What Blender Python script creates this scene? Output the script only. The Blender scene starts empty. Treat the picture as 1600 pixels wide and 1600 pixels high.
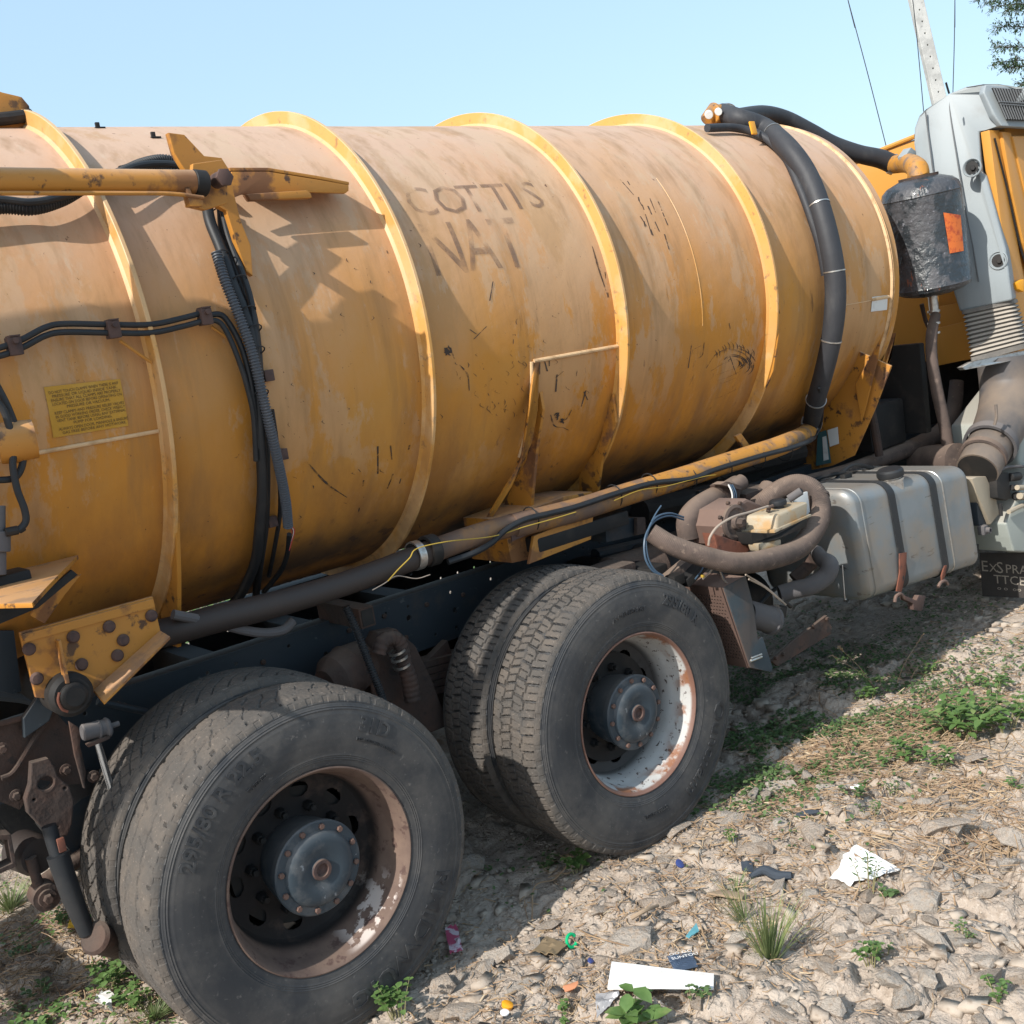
import bpy, bmesh, math, random
import numpy as np
from mathutils import Vector, Matrix
random.seed(7); RNG=np.random.default_rng(7)
PI=math.pi
scene=bpy.context.scene; COL=scene.collection

# ------------------------------------------------------------------ camera
CP=np.array([-1.3081,-2.7419,1.4352]); FPX=1716.6
_yaw,_pit,_rol=.6738,-.1628,-.1516
_f=np.array([math.sin(_yaw)*math.cos(_pit),math.cos(_yaw)*math.cos(_pit),math.sin(_pit)])
_r=np.array([math.cos(_yaw),-math.sin(_yaw),0.]); _u=np.cross(_r,_f)
_c,_s=math.cos(_rol),math.sin(_rol)
CR=_c*_r+_s*_u; CU=-_s*_r+_c*_u; CF=_f
cd=bpy.data.cameras.new('camera'); cam=bpy.data.objects.new('camera',cd); COL.objects.link(cam)
cd.lens=FPX/1600*36; cd.sensor_width=36; cd.clip_end=3000; cd.clip_start=.05
cam.matrix_world=Matrix(((CR[0],CU[0],-CF[0],CP[0]),(CR[1],CU[1],-CF[1],CP[1]),(CR[2],CU[2],-CF[2],CP[2]),(0,0,0,1)))
scene.camera=cam
# ------------------------------------------------------------------ sky, sun, exposure
SUN=Vector((-.772,-.118,.620)).normalized()
w=bpy.data.worlds.new('World'); scene.world=w; w.use_nodes=True
nt=w.node_tree; nt.nodes.clear()
sky=nt.nodes.new('ShaderNodeTexSky'); sky.sky_type='NISHITA'; sky.sun_disc=False
sky.sun_elevation=math.asin(SUN.z); sky.sun_rotation=math.atan2(SUN.x,SUN.y)
sky.air_density=1.0; sky.dust_density=2.2; sky.ozone_density=1.2
mx=nt.nodes.new('ShaderNodeMix'); mx.data_type='RGBA'; mx.inputs[0].default_value=.52
bg=nt.nodes.new('ShaderNodeBackground'); bg.inputs[1].default_value=.145
wo=nt.nodes.new('ShaderNodeOutputWorld')
nt.links.new(sky.outputs[0],mx.inputs[6]); mx.inputs[7].default_value=(3.25,4.7,5.8,1)
nt.links.new(mx.outputs[2],bg.inputs[0]); nt.links.new(bg.outputs[0],wo.inputs[0])
sd=bpy.data.lights.new('sun','SUN'); sd.energy=4.2; sd.angle=math.radians(.6); sd.color=(1,.955,.88)
so=bpy.data.objects.new('sun',sd); COL.objects.link(so); so.rotation_euler=SUN.to_track_quat('Z','Y').to_euler()
so.location=(-6,-3,8)
scene.view_settings.view_transform='Standard'; scene.view_settings.look='None'
scene.view_settings.exposure=.55; scene.view_settings.gamma=1; scene.view_settings.use_curve_mapping=False

# ------------------------------------------------------------------ placing helpers (photo measurements -> real positions)
def ray(px,py):
    return CF+CR*(px-800)/FPX-CU*(py-800)/FPX
def on(px,py,axis,val):
    d=ray(px,py); k=(val-CP[axis])/d[axis]; return CP+k*d
def Y(px,py,y): return on(px,py,1,y)
def X(px,py,x): return on(px,py,0,x)
def Z(px,py,z): return on(px,py,2,z)
def D(px,py,dist): return CP+ray(px,py)*dist
TY,TZ,TR=1.2,1.4639,.8595
def C(px,py,h=0.):
    d=ray(px,py); o=CP-np.array([0,TY,TZ]); R=TR+h
    a=d[1]**2+d[2]**2; b=2*(o[1]*d[1]+o[2]*d[2]); c=o[1]**2+o[2]**2-R*R
    q=max(b*b-4*a*c,0); k=(-b-math.sqrt(q))/2/a; return CP+k*d
def cyl_xyz(x,ang,h=0.):   # ang measured up from the horizontal on the near side
    return np.array([x,TY-(TR+h)*math.cos(ang),TZ+(TR+h)*math.sin(ang)])

# ------------------------------------------------------------------ noise
def hash2(i,j,s=0):
    n=(i*374761393+j*668265263+s*974634777)&0xffffffff
    n=((n^(n>>13))*1274126177)&0xffffffff
    return ((n^(n>>16))&0xffff)/65535.
def vnoise(x,y,s=0):
    x=np.asarray(x,float); y=np.asarray(y,float)
    i=np.floor(x).astype(np.int64); j=np.floor(y).astype(np.int64); u=x-i; v=y-j
    u=u*u*(3-2*u); v=v*v*(3-2*v)
    return (hash2(i,j,s)*(1-u)+hash2(i+1,j,s)*u)*(1-v)+(hash2(i,j+1,s)*(1-u)+hash2(i+1,j+1,s)*u)*v
def fbm(x,y,o=4,s=0):
    t=0;a=.5
    for k in range(o): t=t+a*(vnoise(x*2**k,y*2**k,s+k)-.5); a*=.5
    return t
def worley(x,y,s=0):
    i=np.floor(x).astype(np.int64); j=np.floor(y).astype(np.int64); f1=np.full(x.shape,9.); f2=np.full(x.shape,9.); cid=np.zeros(x.shape)
    for di in (-1,0,1):
        for dj in (-1,0,1):
            a=i+di; b=j+dj; px=a+.1+.8*hash2(a,b,s); py=b+.1+.8*hash2(a,b,s+7); d=np.hypot(x-px,y-py); c=hash2(a,b,s+13)
            n=d<f1; f2=np.where(n,f1,np.minimum(f2,d)); cid=np.where(n,c,cid); f1=np.where(n,d,f1)
    return f2-f1,cid
def ground(x,y):
    x=np.asarray(x,float); y=np.asarray(y,float)
    near=np.exp(-((x-1.5)**2/16+(y+.3)**2/9))
    h=-.535+.10*fbm(x*.9,y*.9,4,3)*(.3+near)+near*.07*fbm(x*4,y*4,3,11)+near*.035*fbm(x*14,y*14,3,17)
    wx_=x+.05*fbm(x*9,y*9,2,31); wy_=y+.05*fbm(x*9+7,y*9,2,32)
    patch=np.clip((vnoise(x*1.7,y*1.7,44)-.30)*3,0,1)
    e,c=worley(wx_*6.2,wy_*8,51); h=h+near*patch*(np.clip(e*4.5,0,1)*(.012+.050*c**1.5)+.014*(c-.5)+.010*fbm(x*22,y*22,2,71)*np.clip(e*4,0,1))
    e,c=worley(wx_*17,wy_*19,61); h=h+near*(np.clip(e*3.5,0,1)*(.003+.016*c**2))
    # loose stony soil piles up on the open side of the wheels and fades to flat beyond
    h=h+.05*near*np.clip(-y-.15,0,1)
    # a low bank of soil behind the cab side
    h=h+.10*np.exp(-((x-5.2)**2/1.2+(y-.0)**2/.5))
    for wx in (0,1.35):
        d=np.sqrt((x-wx)**2/.12+((y-.28)/.5)**2)
        k=np.exp(-d**2*.8); h=h*(1-k)+(-.508)*k
    return h
def G(px,py):
    z=-.52
    for _ in range(8):
        P=Z(px,py,z); z=float(ground(P[0],P[1]))
    return np.array([P[0],P[1],z])

# ------------------------------------------------------------------ materials
MATS={}
ONTRUCK={'weathered_orange_tank_paint','ochre_ring_paint','orange_pipe_paint','air_duct_plastic','scuffed_grey_fuel_tank'}   # object coordinates there start at the truck's base
def mat(name,col,rough=.7,metal=0.,layers=(),dust=None,bump=None,spec=.4,coords='Object',alpha=None,transl=0.,coat=0.):
    m=bpy.data.materials.new(name); m.use_nodes=True; nt=m.node_tree; N=nt.nodes; L=nt.links
    b=N['Principled BSDF']; b.inputs['Roughness'].default_value=rough; b.inputs['Metallic'].default_value=metal
    b.inputs['Specular IOR Level'].default_value=spec
    if coat: b.inputs['Coat Weight'].default_value=coat
    tc=N.new('ShaderNodeTexCoord')
    def mapped(stretch):
        mp=N.new('ShaderNodeMapping'); mp.inputs['Scale'].default_value=stretch
        mp.inputs['Location'].default_value=(random.uniform(0,9),random.uniform(0,9),random.uniform(0,9))
        L.new(tc.outputs[coords],mp.inputs[0]); return mp.outputs[0]
    cur=None; curR=None
    def mask(l):
        sc=l.get('scale',5); st=l.get('stretch',(1,1,1))
        if l.get('kind')=='voronoi':
            n=N.new('ShaderNodeTexVoronoi'); n.inputs['Scale'].default_value=sc; L.new(mapped(st),n.inputs['Vector']); o=n.outputs['Distance']
        elif l.get('kind')=='wave':
            n=N.new('ShaderNodeTexWave'); n.inputs['Scale'].default_value=sc; n.inputs['Distortion'].default_value=l.get('dist',2); L.new(mapped(st),n.inputs['Vector']); o=n.outputs['Fac']
        else:
            n=N.new('ShaderNodeTexNoise'); n.inputs['Scale'].default_value=sc; n.inputs['Detail'].default_value=l.get('detail',8)
            n.inputs['Roughness'].default_value=l.get('nrough',.6); n.inputs['Distortion'].default_value=l.get('distort',0)
            L.new(mapped(st),n.inputs['Vector']); o=n.outputs['Fac']
        r=N.new('ShaderNodeMapRange'); r.inputs[1].default_value=l['lo']; r.inputs[2].default_value=l['hi']
        r.inputs[3].default_value=0; r.inputs[4].default_value=l.get('amt',1); L.new(o,r.inputs[0]); o=r.outputs[0]
        if 'region' in l:   # region=(axis,lo,hi): restrict to part of the object, by object coordinates
            for (ax,a0,a1) in l['region']:
                sp=N.new('ShaderNodeSeparateXYZ'); L.new(tc.outputs['Object'],sp.inputs[0])
                if name in ONTRUCK: a0-=(.68,1.2,-.52)[ax]; a1-=(.68,1.2,-.52)[ax]
                q=N.new('ShaderNodeMapRange'); q.interpolation_type='SMOOTHSTEP'; q.inputs[1].default_value=a0; q.inputs[2].default_value=a1
                L.new(sp.outputs[ax],q.inputs[0]); mu=N.new('ShaderNodeMath'); mu.operation='MULTIPLY'
                L.new(o,mu.inputs[0]); L.new(q.outputs[0],mu.inputs[1]); o=mu.outputs[0]
        return o
    def mixin(cur,o,c):
        x=N.new('ShaderNodeMix'); x.data_type='RGBA'; L.new(o,x.inputs[0])
        if cur is None: x.inputs[6].default_value=(*col,1)
        else: L.new(cur,x.inputs[6])
        x.inputs[7].default_value=(*c,1); return x.outputs[2]
    def dodust(cur):
        c,lo,hi,amt,sc=dust[:5]
        g=N.new('ShaderNodeNewGeometry'); sp=N.new('ShaderNodeSeparateXYZ'); L.new(g.outputs['Normal'],sp.inputs[0])
        n=N.new('ShaderNodeTexNoise'); n.inputs['Scale'].default_value=sc; n.inputs['Detail'].default_value=9; n.inputs['Roughness'].default_value=.65
        L.new(mapped(dust[5] if len(dust)>5 else (1,1,1)),n.inputs['Vector'])
        ad=N.new('ShaderNodeMath'); ad.operation='MULTIPLY_ADD'; L.new(n.outputs['Fac'],ad.inputs[0]); ad.inputs[1].default_value=(dust[6] if len(dust)>6 else 1.)
        L.new(sp.outputs[2],ad.inputs[2])
        r=N.new('ShaderNodeMapRange'); r.inputs[1].default_value=lo; r.inputs[2].default_value=hi; r.inputs[4].default_value=amt
        L.new(ad.outputs[0],r.inputs[0]); return mixin(cur,r.outputs[0],c)
    for l in layers:
        if l=='dust': cur=dodust(cur); continue
        o=mask(l); cur=mixin(cur,o,l['color'])
        if 'rough' in l:
            x=N.new('ShaderNodeMix'); x.data_type='FLOAT'; L.new(o,x.inputs[0])
            if curR is None: x.inputs[2].default_value=rough
            else: L.new(curR,x.inputs[2])
            x.inputs[3].default_value=l['rough']; curR=x.outputs[0]
    if dust and 'dust' not in layers: cur=dodust(cur)
    if cur is None: b.inputs['Base Color'].default_value=(*col,1)
    else: L.new(cur,b.inputs['Base Color'])
    if curR is not None: L.new(curR,b.inputs['Roughness'])
    if bump:
        prev=None
        for (sc,st,di) in (bump if isinstance(bump[0],tuple) else (bump,)):
            n=N.new('ShaderNodeTexNoise'); n.inputs['Scale'].default_value=sc; n.inputs['Detail'].default_value=6
            L.new(tc.outputs[coords],n.inputs['Vector'])
            bp=N.new('ShaderNodeBump'); bp.inputs['Strength'].default_value=st; bp.inputs['Distance'].default_value=di
            L.new(n.outputs['Fac'],bp.inputs['Height'])
            if prev: L.new(prev,bp.inputs['Normal'])
            prev=bp.outputs[0]
        L.new(prev,b.inputs['Normal'])
    if alpha:
        L.new(mask(alpha),b.inputs['Alpha'])
    if transl:
        b.inputs['Transmission Weight'].default_value=0
        tr=N.new('ShaderNodeBsdfTranslucent'); ms=N.new('ShaderNodeMixShader'); ms.inputs[0].default_value=transl
        if cur is None: tr.inputs[0].default_value=(*col,1)
        else: L.new(cur,tr.inputs[0])
        out=N['Material Output']; L.new(b.outputs[0],ms.inputs[1]); L.new(tr.outputs[0],ms.inputs[2]); L.new(ms.outputs[0],out.inputs[0])
    MATS[name]=m; return m
SC=(3,3,.35)
TANK=mat('weathered_orange_tank_paint',(.50,.205,.026),.68,spec=.3,dust=((.48,.335,.25),.32,1.34,.92,2.3,(1,1,.5),1.0),layers=(
  dict(scale=1.3,lo=.40,hi=.72,color=(.44,.25,.075),amt=.6),
  'dust',
  dict(scale=1.7,stretch=(1.7,1,.7),lo=.515,hi=.55,color=(.47,.34,.23),amt=.42,detail=15,nrough=.74,region=((2,.75,1.3),)),
  dict(scale=1.9,stretch=(1.5,1,.6),lo=.54,hi=.60,color=(.36,.20,.08),amt=.45,detail=15,nrough=.70,region=((2,1.0,1.5),)),
  dict(scale=6,stretch=(2.4,1,.16),lo=.50,hi=.70,color=(.22,.125,.055),amt=.5,detail=12),
  dict(scale=9,stretch=(2.,1,.5),lo=.60,hi=.63,color=(.50,.40,.30),amt=.30,detail=15,nrough=.75,region=((2,1.3,1.7),)),
  dict(scale=26,stretch=(1,1,.16),lo=.64,hi=.73,color=(.10,.055,.03),amt=.7,detail=7,region=((0,.75,1.3),(2,1.75,1.35))),
  dict(scale=2.6,stretch=(1.8,1,.6),lo=.40,hi=.62,color=(.24,.105,.035),amt=.62,detail=13,nrough=.68,region=((2,1.38,.92),)),  # streaky grime that also paints in shade on the lower tank
  dict(scale=34,lo=.70,hi=.73,color=(.09,.04,.025),amt=.85,detail=7),
  dict(scale=80,lo=.70,hi=.73,color=(.07,.035,.02),amt=.8,detail=4),
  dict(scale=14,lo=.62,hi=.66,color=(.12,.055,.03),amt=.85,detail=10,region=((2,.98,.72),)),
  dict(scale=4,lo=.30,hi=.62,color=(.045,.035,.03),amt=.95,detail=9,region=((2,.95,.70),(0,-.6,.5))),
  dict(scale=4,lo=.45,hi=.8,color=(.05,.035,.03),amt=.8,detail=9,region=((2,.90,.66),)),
  ),bump=((2.0,.45,.035),(9,.16,.006),(70,.16,.002)))
RING=mat('ochre_ring_paint',(.56,.27,.055),.5,dust=((.52,.365,.215),.30,1.35,.85,3),layers=(
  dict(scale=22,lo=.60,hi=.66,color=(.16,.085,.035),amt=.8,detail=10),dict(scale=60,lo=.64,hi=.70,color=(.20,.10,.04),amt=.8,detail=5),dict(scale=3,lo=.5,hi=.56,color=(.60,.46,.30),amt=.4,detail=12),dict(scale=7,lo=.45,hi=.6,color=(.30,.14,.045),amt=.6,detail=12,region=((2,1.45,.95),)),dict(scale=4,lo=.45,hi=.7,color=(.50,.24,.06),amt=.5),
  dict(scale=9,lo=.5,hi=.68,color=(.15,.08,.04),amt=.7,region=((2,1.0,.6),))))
YEL=mat('chipped_orange_steel',(.43,.185,.028),.5,dust=((.48,.31,.19),.8,1.7,.7,5),layers=(
  dict(scale=6,lo=.53,hi=.60,color=(.13,.06,.036),amt=.85,detail=13,rough=.85),dict(scale=14,lo=.58,hi=.63,color=(.04,.022,.018),amt=.9,detail=9),
  dict(scale=34,lo=.68,hi=.73,color=(.07,.035,.025),amt=.9,detail=6),
  dict(scale=3,lo=.45,hi=.75,color=(.36,.17,.05),amt=.5)),bump=(40,.15,.003))
PIPEY=mat('orange_pipe_paint',(.42,.19,.03),.6,dust=((.36,.25,.17),1.1,1.9,.45,7),layers=('dust',
  dict(scale=9,lo=.50,hi=.60,color=(.17,.115,.085),amt=.85,detail=11),dict(scale=28,lo=.60,hi=.66,color=(.06,.04,.03),amt=.8,detail=8),
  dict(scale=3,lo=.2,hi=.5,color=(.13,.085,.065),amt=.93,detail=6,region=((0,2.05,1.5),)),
  dict(scale=3,lo=.1,hi=.3,color=(.030,.025,.024),amt=.95,detail=6,region=((0,1.0,.75),))),bump=(30,.2,.003))  # near-black rear stretch paints in the shade under the tank
BLK=mat('black_rubber_hose',(.014,.016,.019),.55,layers=(dict(scale=9,lo=.5,hi=.75,color=(.045,.042,.04),amt=.5),),bump=(50,.1,.002))
HOSE=mat('charcoal_suction_hose',(.028,.029,.034),.6,dust=((.075,.07,.068),.9,1.9,.6,8),layers=(dict(scale=14,stretch=(1,1,.3),lo=.55,hi=.8,color=(.075,.073,.072),amt=.6),),bump=((90,.2,.002),(20,.3,.006)))
CORR=mat('grey_corrugated_conduit',(.065,.073,.088),.5,dust=((.2,.19,.18),1,2,.5,8))
BRN=mat('dusty_brown_hose',(.10,.072,.060),.85,dust=((.22,.16,.12),.8,1.7,.75,6),layers=(dict(scale=11,lo=.46,hi=.62,color=(.055,.042,.037),amt=.8),dict(scale=30,lo=.6,hi=.66,color=(.19,.14,.11),amt=.6)),bump=(80,.3,.003))
GRYH=mat('dusty_grey_elbow_hose',(.09,.085,.088),.8,dust=((.2,.17,.15),.8,1.8,.7,6),bump=(70,.2,.003))
DUCT=mat('air_duct_plastic',(.045,.050,.060),.55,dust=((.17,.135,.105),.8,1.7,.7,3),layers=(
  dict(scale=4,lo=.3,hi=.6,color=(.19,.145,.11),amt=.9,region=((2,1.0,.70),)),dict(scale=12,lo=.68,hi=.72,color=(.3,.32,.35),amt=.6,detail=10,region=((2,.75,.9),))))
FRAME=mat('dark_blue_chassis_paint',(.022,.030,.038),.6,dust=((.10,.085,.07),.7,1.8,.7,5),layers=(
  dict(scale=8,lo=.55,hi=.7,color=(.055,.045,.04),amt=.7),dict(scale=30,lo=.66,hi=.72,color=(.10,.11,.11),amt=.5)),bump=(40,.15,.003))
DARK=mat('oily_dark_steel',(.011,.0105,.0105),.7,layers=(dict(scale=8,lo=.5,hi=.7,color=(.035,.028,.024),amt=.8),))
RUST=mat('muddy_rusty_steel',(.052,.036,.030),.9,dust=((.15,.115,.09),.9,1.7,.7,6),layers=(
  dict(scale=9,lo=.45,hi=.65,color=(.085,.045,.032),amt=.8,detail=10),dict(scale=24,lo=.58,hi=.66,color=(.03,.024,.022),amt=.8,detail=8)),bump=((16,.8,.012),(60,.5,.004)))
RED=mat('rust_red_steel',(.18,.065,.04),.85,layers=(dict(scale=20,lo=.5,hi=.65,color=(.07,.035,.028),amt=.8),),bump=(50,.4,.004))
BRNBOX=mat('brown_dusty_panel',(.12,.075,.060),.8,dust=((.22,.15,.12),.7,1.6,.8,4),layers=(dict(scale=7,lo=.5,hi=.7,color=(.10,.062,.05),amt=.6),),bump=(60,.1,.002))
BLUBOX=mat('worn_blue_grey_panel',(.040,.055,.066),.75,layers=(dict(scale=6,lo=.45,hi=.6,color=(.085,.065,.055),amt=.7,detail=10),dict(scale=22,lo=.6,hi=.66,color=(.04,.045,.05),amt=.8)),bump=(60,.1,.002))
CHROME=mat('chromed_rod',(.6,.66,.72),.22,1.0)
STEEL=mat('bare_clamp_steel',(.5,.49,.47),.4,.9,layers=(dict(scale=30,lo=.5,hi=.7,color=(.22,.17,.13),amt=.7),))
BOLTM=mat('rust_brown_bolt',(.085,.05,.042),.8,dust=((.3,.2,.14),1.1,1.9,.6,20),layers=(dict(scale=25,lo=.5,hi=.65,color=(.045,.03,.03)),),bump=(80,.3,.002))
HUBM=mat('blue_black_hub_paint',(.028,.042,.055),.45,dust=((.13,.12,.11),.6,1.7,.7,8),layers=(
  dict(scale=16,lo=.5,hi=.64,color=(.10,.105,.11),amt=.6,detail=12),dict(scale=30,lo=.66,hi=.70,color=(.28,.30,.32),amt=.7,detail=8)),bump=(50,.2,.002))
RIMB=mat('rusty_brown_rim',(.105,.068,.055),.85,layers=(
  dict(scale=7,lo=.4,hi=.62,color=(.16,.108,.082),amt=.9,detail=10),dict(scale=28,lo=.56,hi=.64,color=(.065,.035,.03),amt=.8,detail=9),
  dict(scale=13,lo=.50,hi=.53,color=(.50,.43,.39),amt=.9,detail=10,region=((2,-.10,-.19),(0,.02,.10),(1,.0,.012))),
  dict(scale=5,lo=.2,hi=.4,color=(.016,.014,.014),amt=.97,region=((1,.095,.14),))),bump=(40,.25,.003))  # deep end of the barrel blackened to paint in its shade
RIMW=mat('white_chipped_rim',(.42,.42,.41),.6,layers=(
  dict(scale=5,lo=.45,hi=.65,color=(.34,.315,.29),amt=.8),
  dict(scale=44,lo=.60,hi=.63,color=(.06,.04,.035),amt=.95,detail=7),
  dict(scale=13,lo=.50,hi=.60,color=(.22,.085,.035),amt=.95,detail=10,region=((1,.10,.012),)),
  dict(scale=5,lo=.1,hi=.3,color=(.17,.085,.06),amt=.95,region=((1,.014,.004),)),
  dict(scale=5,lo=.2,hi=.4,color=(.030,.028,.028),amt=.97,region=((1,.12,.16),))),bump=(40,.12,.002))  # near-black inner barrel and disc paint the shadow inside the rim
SIDE=mat('tyre_sidewall_rubber',(.038,.039,.042),.62,spec=.35,layers=(
  dict(scale=3.5,lo=.42,hi=.7,color=(.105,.096,.087),amt=.85,detail=12,nrough=.7),
  dict(scale=9,lo=.52,hi=.66,color=(.024,.027,.032),amt=.7,detail=12),
  dict(scale=60,lo=.62,hi=.70,color=(.15,.14,.13),amt=.5,detail=5)),bump=(45,.12,.002))
TREAD=mat('muddy_tyre_tread',(.082,.075,.069),.92,spec=.2,layers=(
  dict(scale=9,lo=.42,hi=.62,color=(.118,.100,.085),amt=.85,detail=12),
  dict(scale=22,lo=.55,hi=.68,color=(.07,.062,.056),amt=.8,detail=9),
  dict(scale=120,lo=.62,hi=.70,color=(.24,.20,.17),amt=.5,detail=3)),bump=((90,.5,.004),(25,.4,.006)))
LETR=mat('raised_tyre_lettering',(.022,.024,.028),.5,layers=(dict(scale=20,lo=.45,hi=.65,color=(.075,.075,.075),amt=.7),))
ALU=mat('scuffed_grey_fuel_tank',(.22,.245,.26),.45,.35,dust=((.27,.245,.215),.75,1.7,.8,4),layers=(
  dict(scale=3.5,lo=.42,hi=.68,color=(.16,.18,.19),amt=.8,detail=10),
  dict(scale=14,lo=.64,hi=.67,color=(.05,.05,.055),amt=.8,detail=6,stretch=(.4,1,1.6)),
  dict(scale=5,lo=.4,hi=.6,color=(.30,.24,.18),amt=.6,region=((2,.72,.58),))),bump=(12,.08,.006))
BAND=mat('black_tank_band',(.018,.020,.023),.6,dust=((.07,.066,.062),1.0,1.9,.5,9),layers=(dict(scale=12,lo=.58,hi=.7,color=(.06,.056,.052),amt=.6),))
GREY=mat('pale_grey_intake_plastic',(.245,.275,.29),.5,dust=((.27,.26,.25),.9,2.0,.5,4),layers=(dict(scale=3,lo=.5,hi=.8,color=(.24,.27,.28),amt=.7),dict(scale=7,stretch=(1,1,.3),lo=.55,hi=.75,color=(.17,.17,.165),amt=.5)))
GRIL=mat('grille_slat_grey',(.12,.125,.13),.6,dust=((.3,.28,.26),.9,1.9,.6,12))
BELL=mat('dusty_bellows_rubber',(.10,.095,.09),.8,dust=((.36,.32,.27),.45,1.25,.9,8))
DRUM=mat('flaking_black_drum_paint',(.020,.025,.030),.30,spec=.5,layers=(
  dict(scale=9,lo=.47,hi=.53,color=(.052,.052,.058),amt=.9,detail=12,rough=.6),
  dict(scale=38,lo=.63,hi=.68,color=(.22,.22,.25),amt=.55,detail=9,rough=.4),
  dict(scale=16,stretch=(1,1,.25),lo=.66,hi=.71,color=(.30,.075,.02),amt=.85,detail=9,rough=.8)),bump=((26,.9,.012),(90,.5,.004)),coat=.2)
OCHR=mat('faded_rust_orange_patch',(.55,.13,.025),.6,layers=(dict(scale=26,lo=.5,hi=.62,color=(.30,.04,.02),amt=.8,detail=8),dict(scale=40,lo=.66,hi=.7,color=(.05,.03,.03))),bump=(40,.4,.003))
CABY=mat('cab_orange_paint',(.52,.24,.045),.38,dust=((.5,.36,.24),.8,1.9,.6,3),layers=(dict(scale=3,lo=.45,hi=.75,color=(.52,.27,.08),amt=.5),))
CREAM=mat('aged_cream_plastic',(.36,.30,.215),.5,layers=(dict(scale=9,lo=.5,hi=.62,color=(.38,.22,.08),amt=.8,detail=9),dict(scale=30,lo=.62,hi=.68,color=(.10,.07,.05),amt=.8)))
FENDER=mat('pale_cab_step_panel',(.30,.325,.30),.5,dust=((.30,.25,.20),.6,1.7,.7,5))
BEIGE=mat('dusty_beige_block',(.33,.28,.21),.85,dust=((.4,.33,.25),.6,1.6,.7,5),bump=(40,.3,.003))
FLAP=mat('black_mudflap_rubber',(.045,.040,.038),.8,layers=(dict(scale=5,lo=.4,hi=.7,color=(.075,.065,.058),amt=.8),))
FLAPT=mat('mudflap_print',(.34,.30,.25),.8,alpha=dict(scale=18,lo=.25,hi=.38,detail=6))
DECAL=mat('faded_letter_ghost',(.20,.125,.085),.6,alpha=dict(scale=9,lo=.38,hi=.62,amt=.68,detail=14))
SCRM=mat('dark_scrape',(.055,.038,.03),.7,alpha=dict(scale=34,lo=.36,hi=.5,amt=.9,detail=8))
SIGNY=mat('yellow_warning_plate',(.44,.225,.018),.5,layers=(dict(scale=10,lo=.5,hi=.7,color=(.50,.30,.06),amt=.6),))
INK=mat('sign_ink',(.10,.06,.02),.6)
WELD=mat('weld_bead',(.60,.40,.22),.6,layers=(dict(scale=18,lo=.5,hi=.65,color=(.42,.26,.13)),),bump=(60,.5,.004))
WHT=mat('off_white_label',(.62,.62,.60),.6,layers=(dict(scale=12,lo=.55,hi=.7,color=(.4,.38,.35),amt=.6),))
DGRN=mat('dark_green_label',(.05,.12,.13),.5,layers=(dict(scale=12,lo=.55,hi=.7,color=(.2,.22,.22),amt=.6),))
BLUT=mat('pale_blue_air_tube',(.05,.085,.13),.4)
WHTT=mat('dusty_white_tube',(.30,.245,.20),.6)
YELT=mat('yellow_wire',(.40,.27,.04),.5)
REDW=mat('red_wire',(.45,.06,.05),.5)
ORGC=mat('orange_plastic_clip',(.75,.33,.02),.4)
CONC=mat('weathered_concrete',(.40,.40,.385),.85,layers=(dict(scale=3,lo=.47,hi=.6,color=(.27,.27,.26),amt=.7,detail=12),dict(scale=14,lo=.62,hi=.68,color=(.2,.2,.2),amt=.7)),bump=(14,.3,.02))
WIREM=mat('line_wire',(.03,.035,.04),.6)
SOIL=mat('dry_stony_soil',(.365,.302,.248),.95,spec=.1,layers=(
  dict(scale=.9,lo=.42,hi=.62,color=(.31,.255,.21),amt=.8,detail=9),
  dict(scale=5,lo=.45,hi=.66,color=(.44,.375,.315),amt=.8,detail=12,nrough=.7),
  dict(scale=26,lo=.52,hi=.64,color=(.23,.18,.14),amt=.6,detail=9),
  dict(scale=90,lo=.56,hi=.66,color=(.46,.40,.34),amt=.7,detail=5),
  dict(scale=.5,lo=.50,hi=.62,color=(.075,.11,.035),amt=.75,detail=10,region=((1,2.6,4.2),))),bump=((30,.9,.02),(110,.8,.006)))
STONE=[mat('stone_'+n,c,.92,spec=.15,layers=(dict(scale=9,lo=.45,hi=.65,color=tuple(v*.78 for v in c),amt=.8,detail=12),
   dict(scale=30,lo=.55,hi=.66,color=tuple(min(1,v*1.25) for v in c),amt=.7,detail=9),dict(scale=6,lo=.52,hi=.66,color=(.34,.25,.18),amt=.7,detail=8)),
   bump=((14,.6,.02),(60,.7,.006))) for n,c in (('tan',(.375,.315,.262)),('grey',(.345,.305,.265)),('pale',(.43,.375,.32)),('brown',(.325,.27,.222)))]
CLOD=mat('soil_clods',(.35,.292,.24),.95,spec=.1,layers=(dict(scale=7,lo=.4,hi=.6,color=(.40,.34,.28)),dict(scale=16,lo=.52,hi=.62,color=(.26,.205,.16)),dict(scale=40,lo=.66,hi=.70,color=(.44,.39,.33))),bump=(60,.6,.004))
STRAW=mat('dry_straw',(.34,.235,.14),.8,layers=(dict(scale=9,lo=.4,hi=.6,color=(.24,.155,.095)),dict(scale=23,lo=.57,hi=.63,color=(.46,.36,.24))))
LEAF=mat('fresh_weed_leaf',(.10,.18,.05),.5,transl=.3,layers=(dict(scale=22,lo=.4,hi=.6,color=(.14,.23,.075)),dict(scale=8,lo=.55,hi=.66,color=(.21,.27,.10))))
LEAFD=mat('dull_weed_leaf',(.075,.135,.045),.55,transl=.25,layers=(dict(scale=22,lo=.4,hi=.6,color=(.12,.18,.07)),))
GRASSM=mat('grass_blade',(.17,.22,.09),.55,transl=.3,layers=(dict(scale=14,lo=.45,hi=.6,color=(.32,.33,.14)),))
STEM=mat('weed_stem',(.22,.20,.10),.6)
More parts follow.
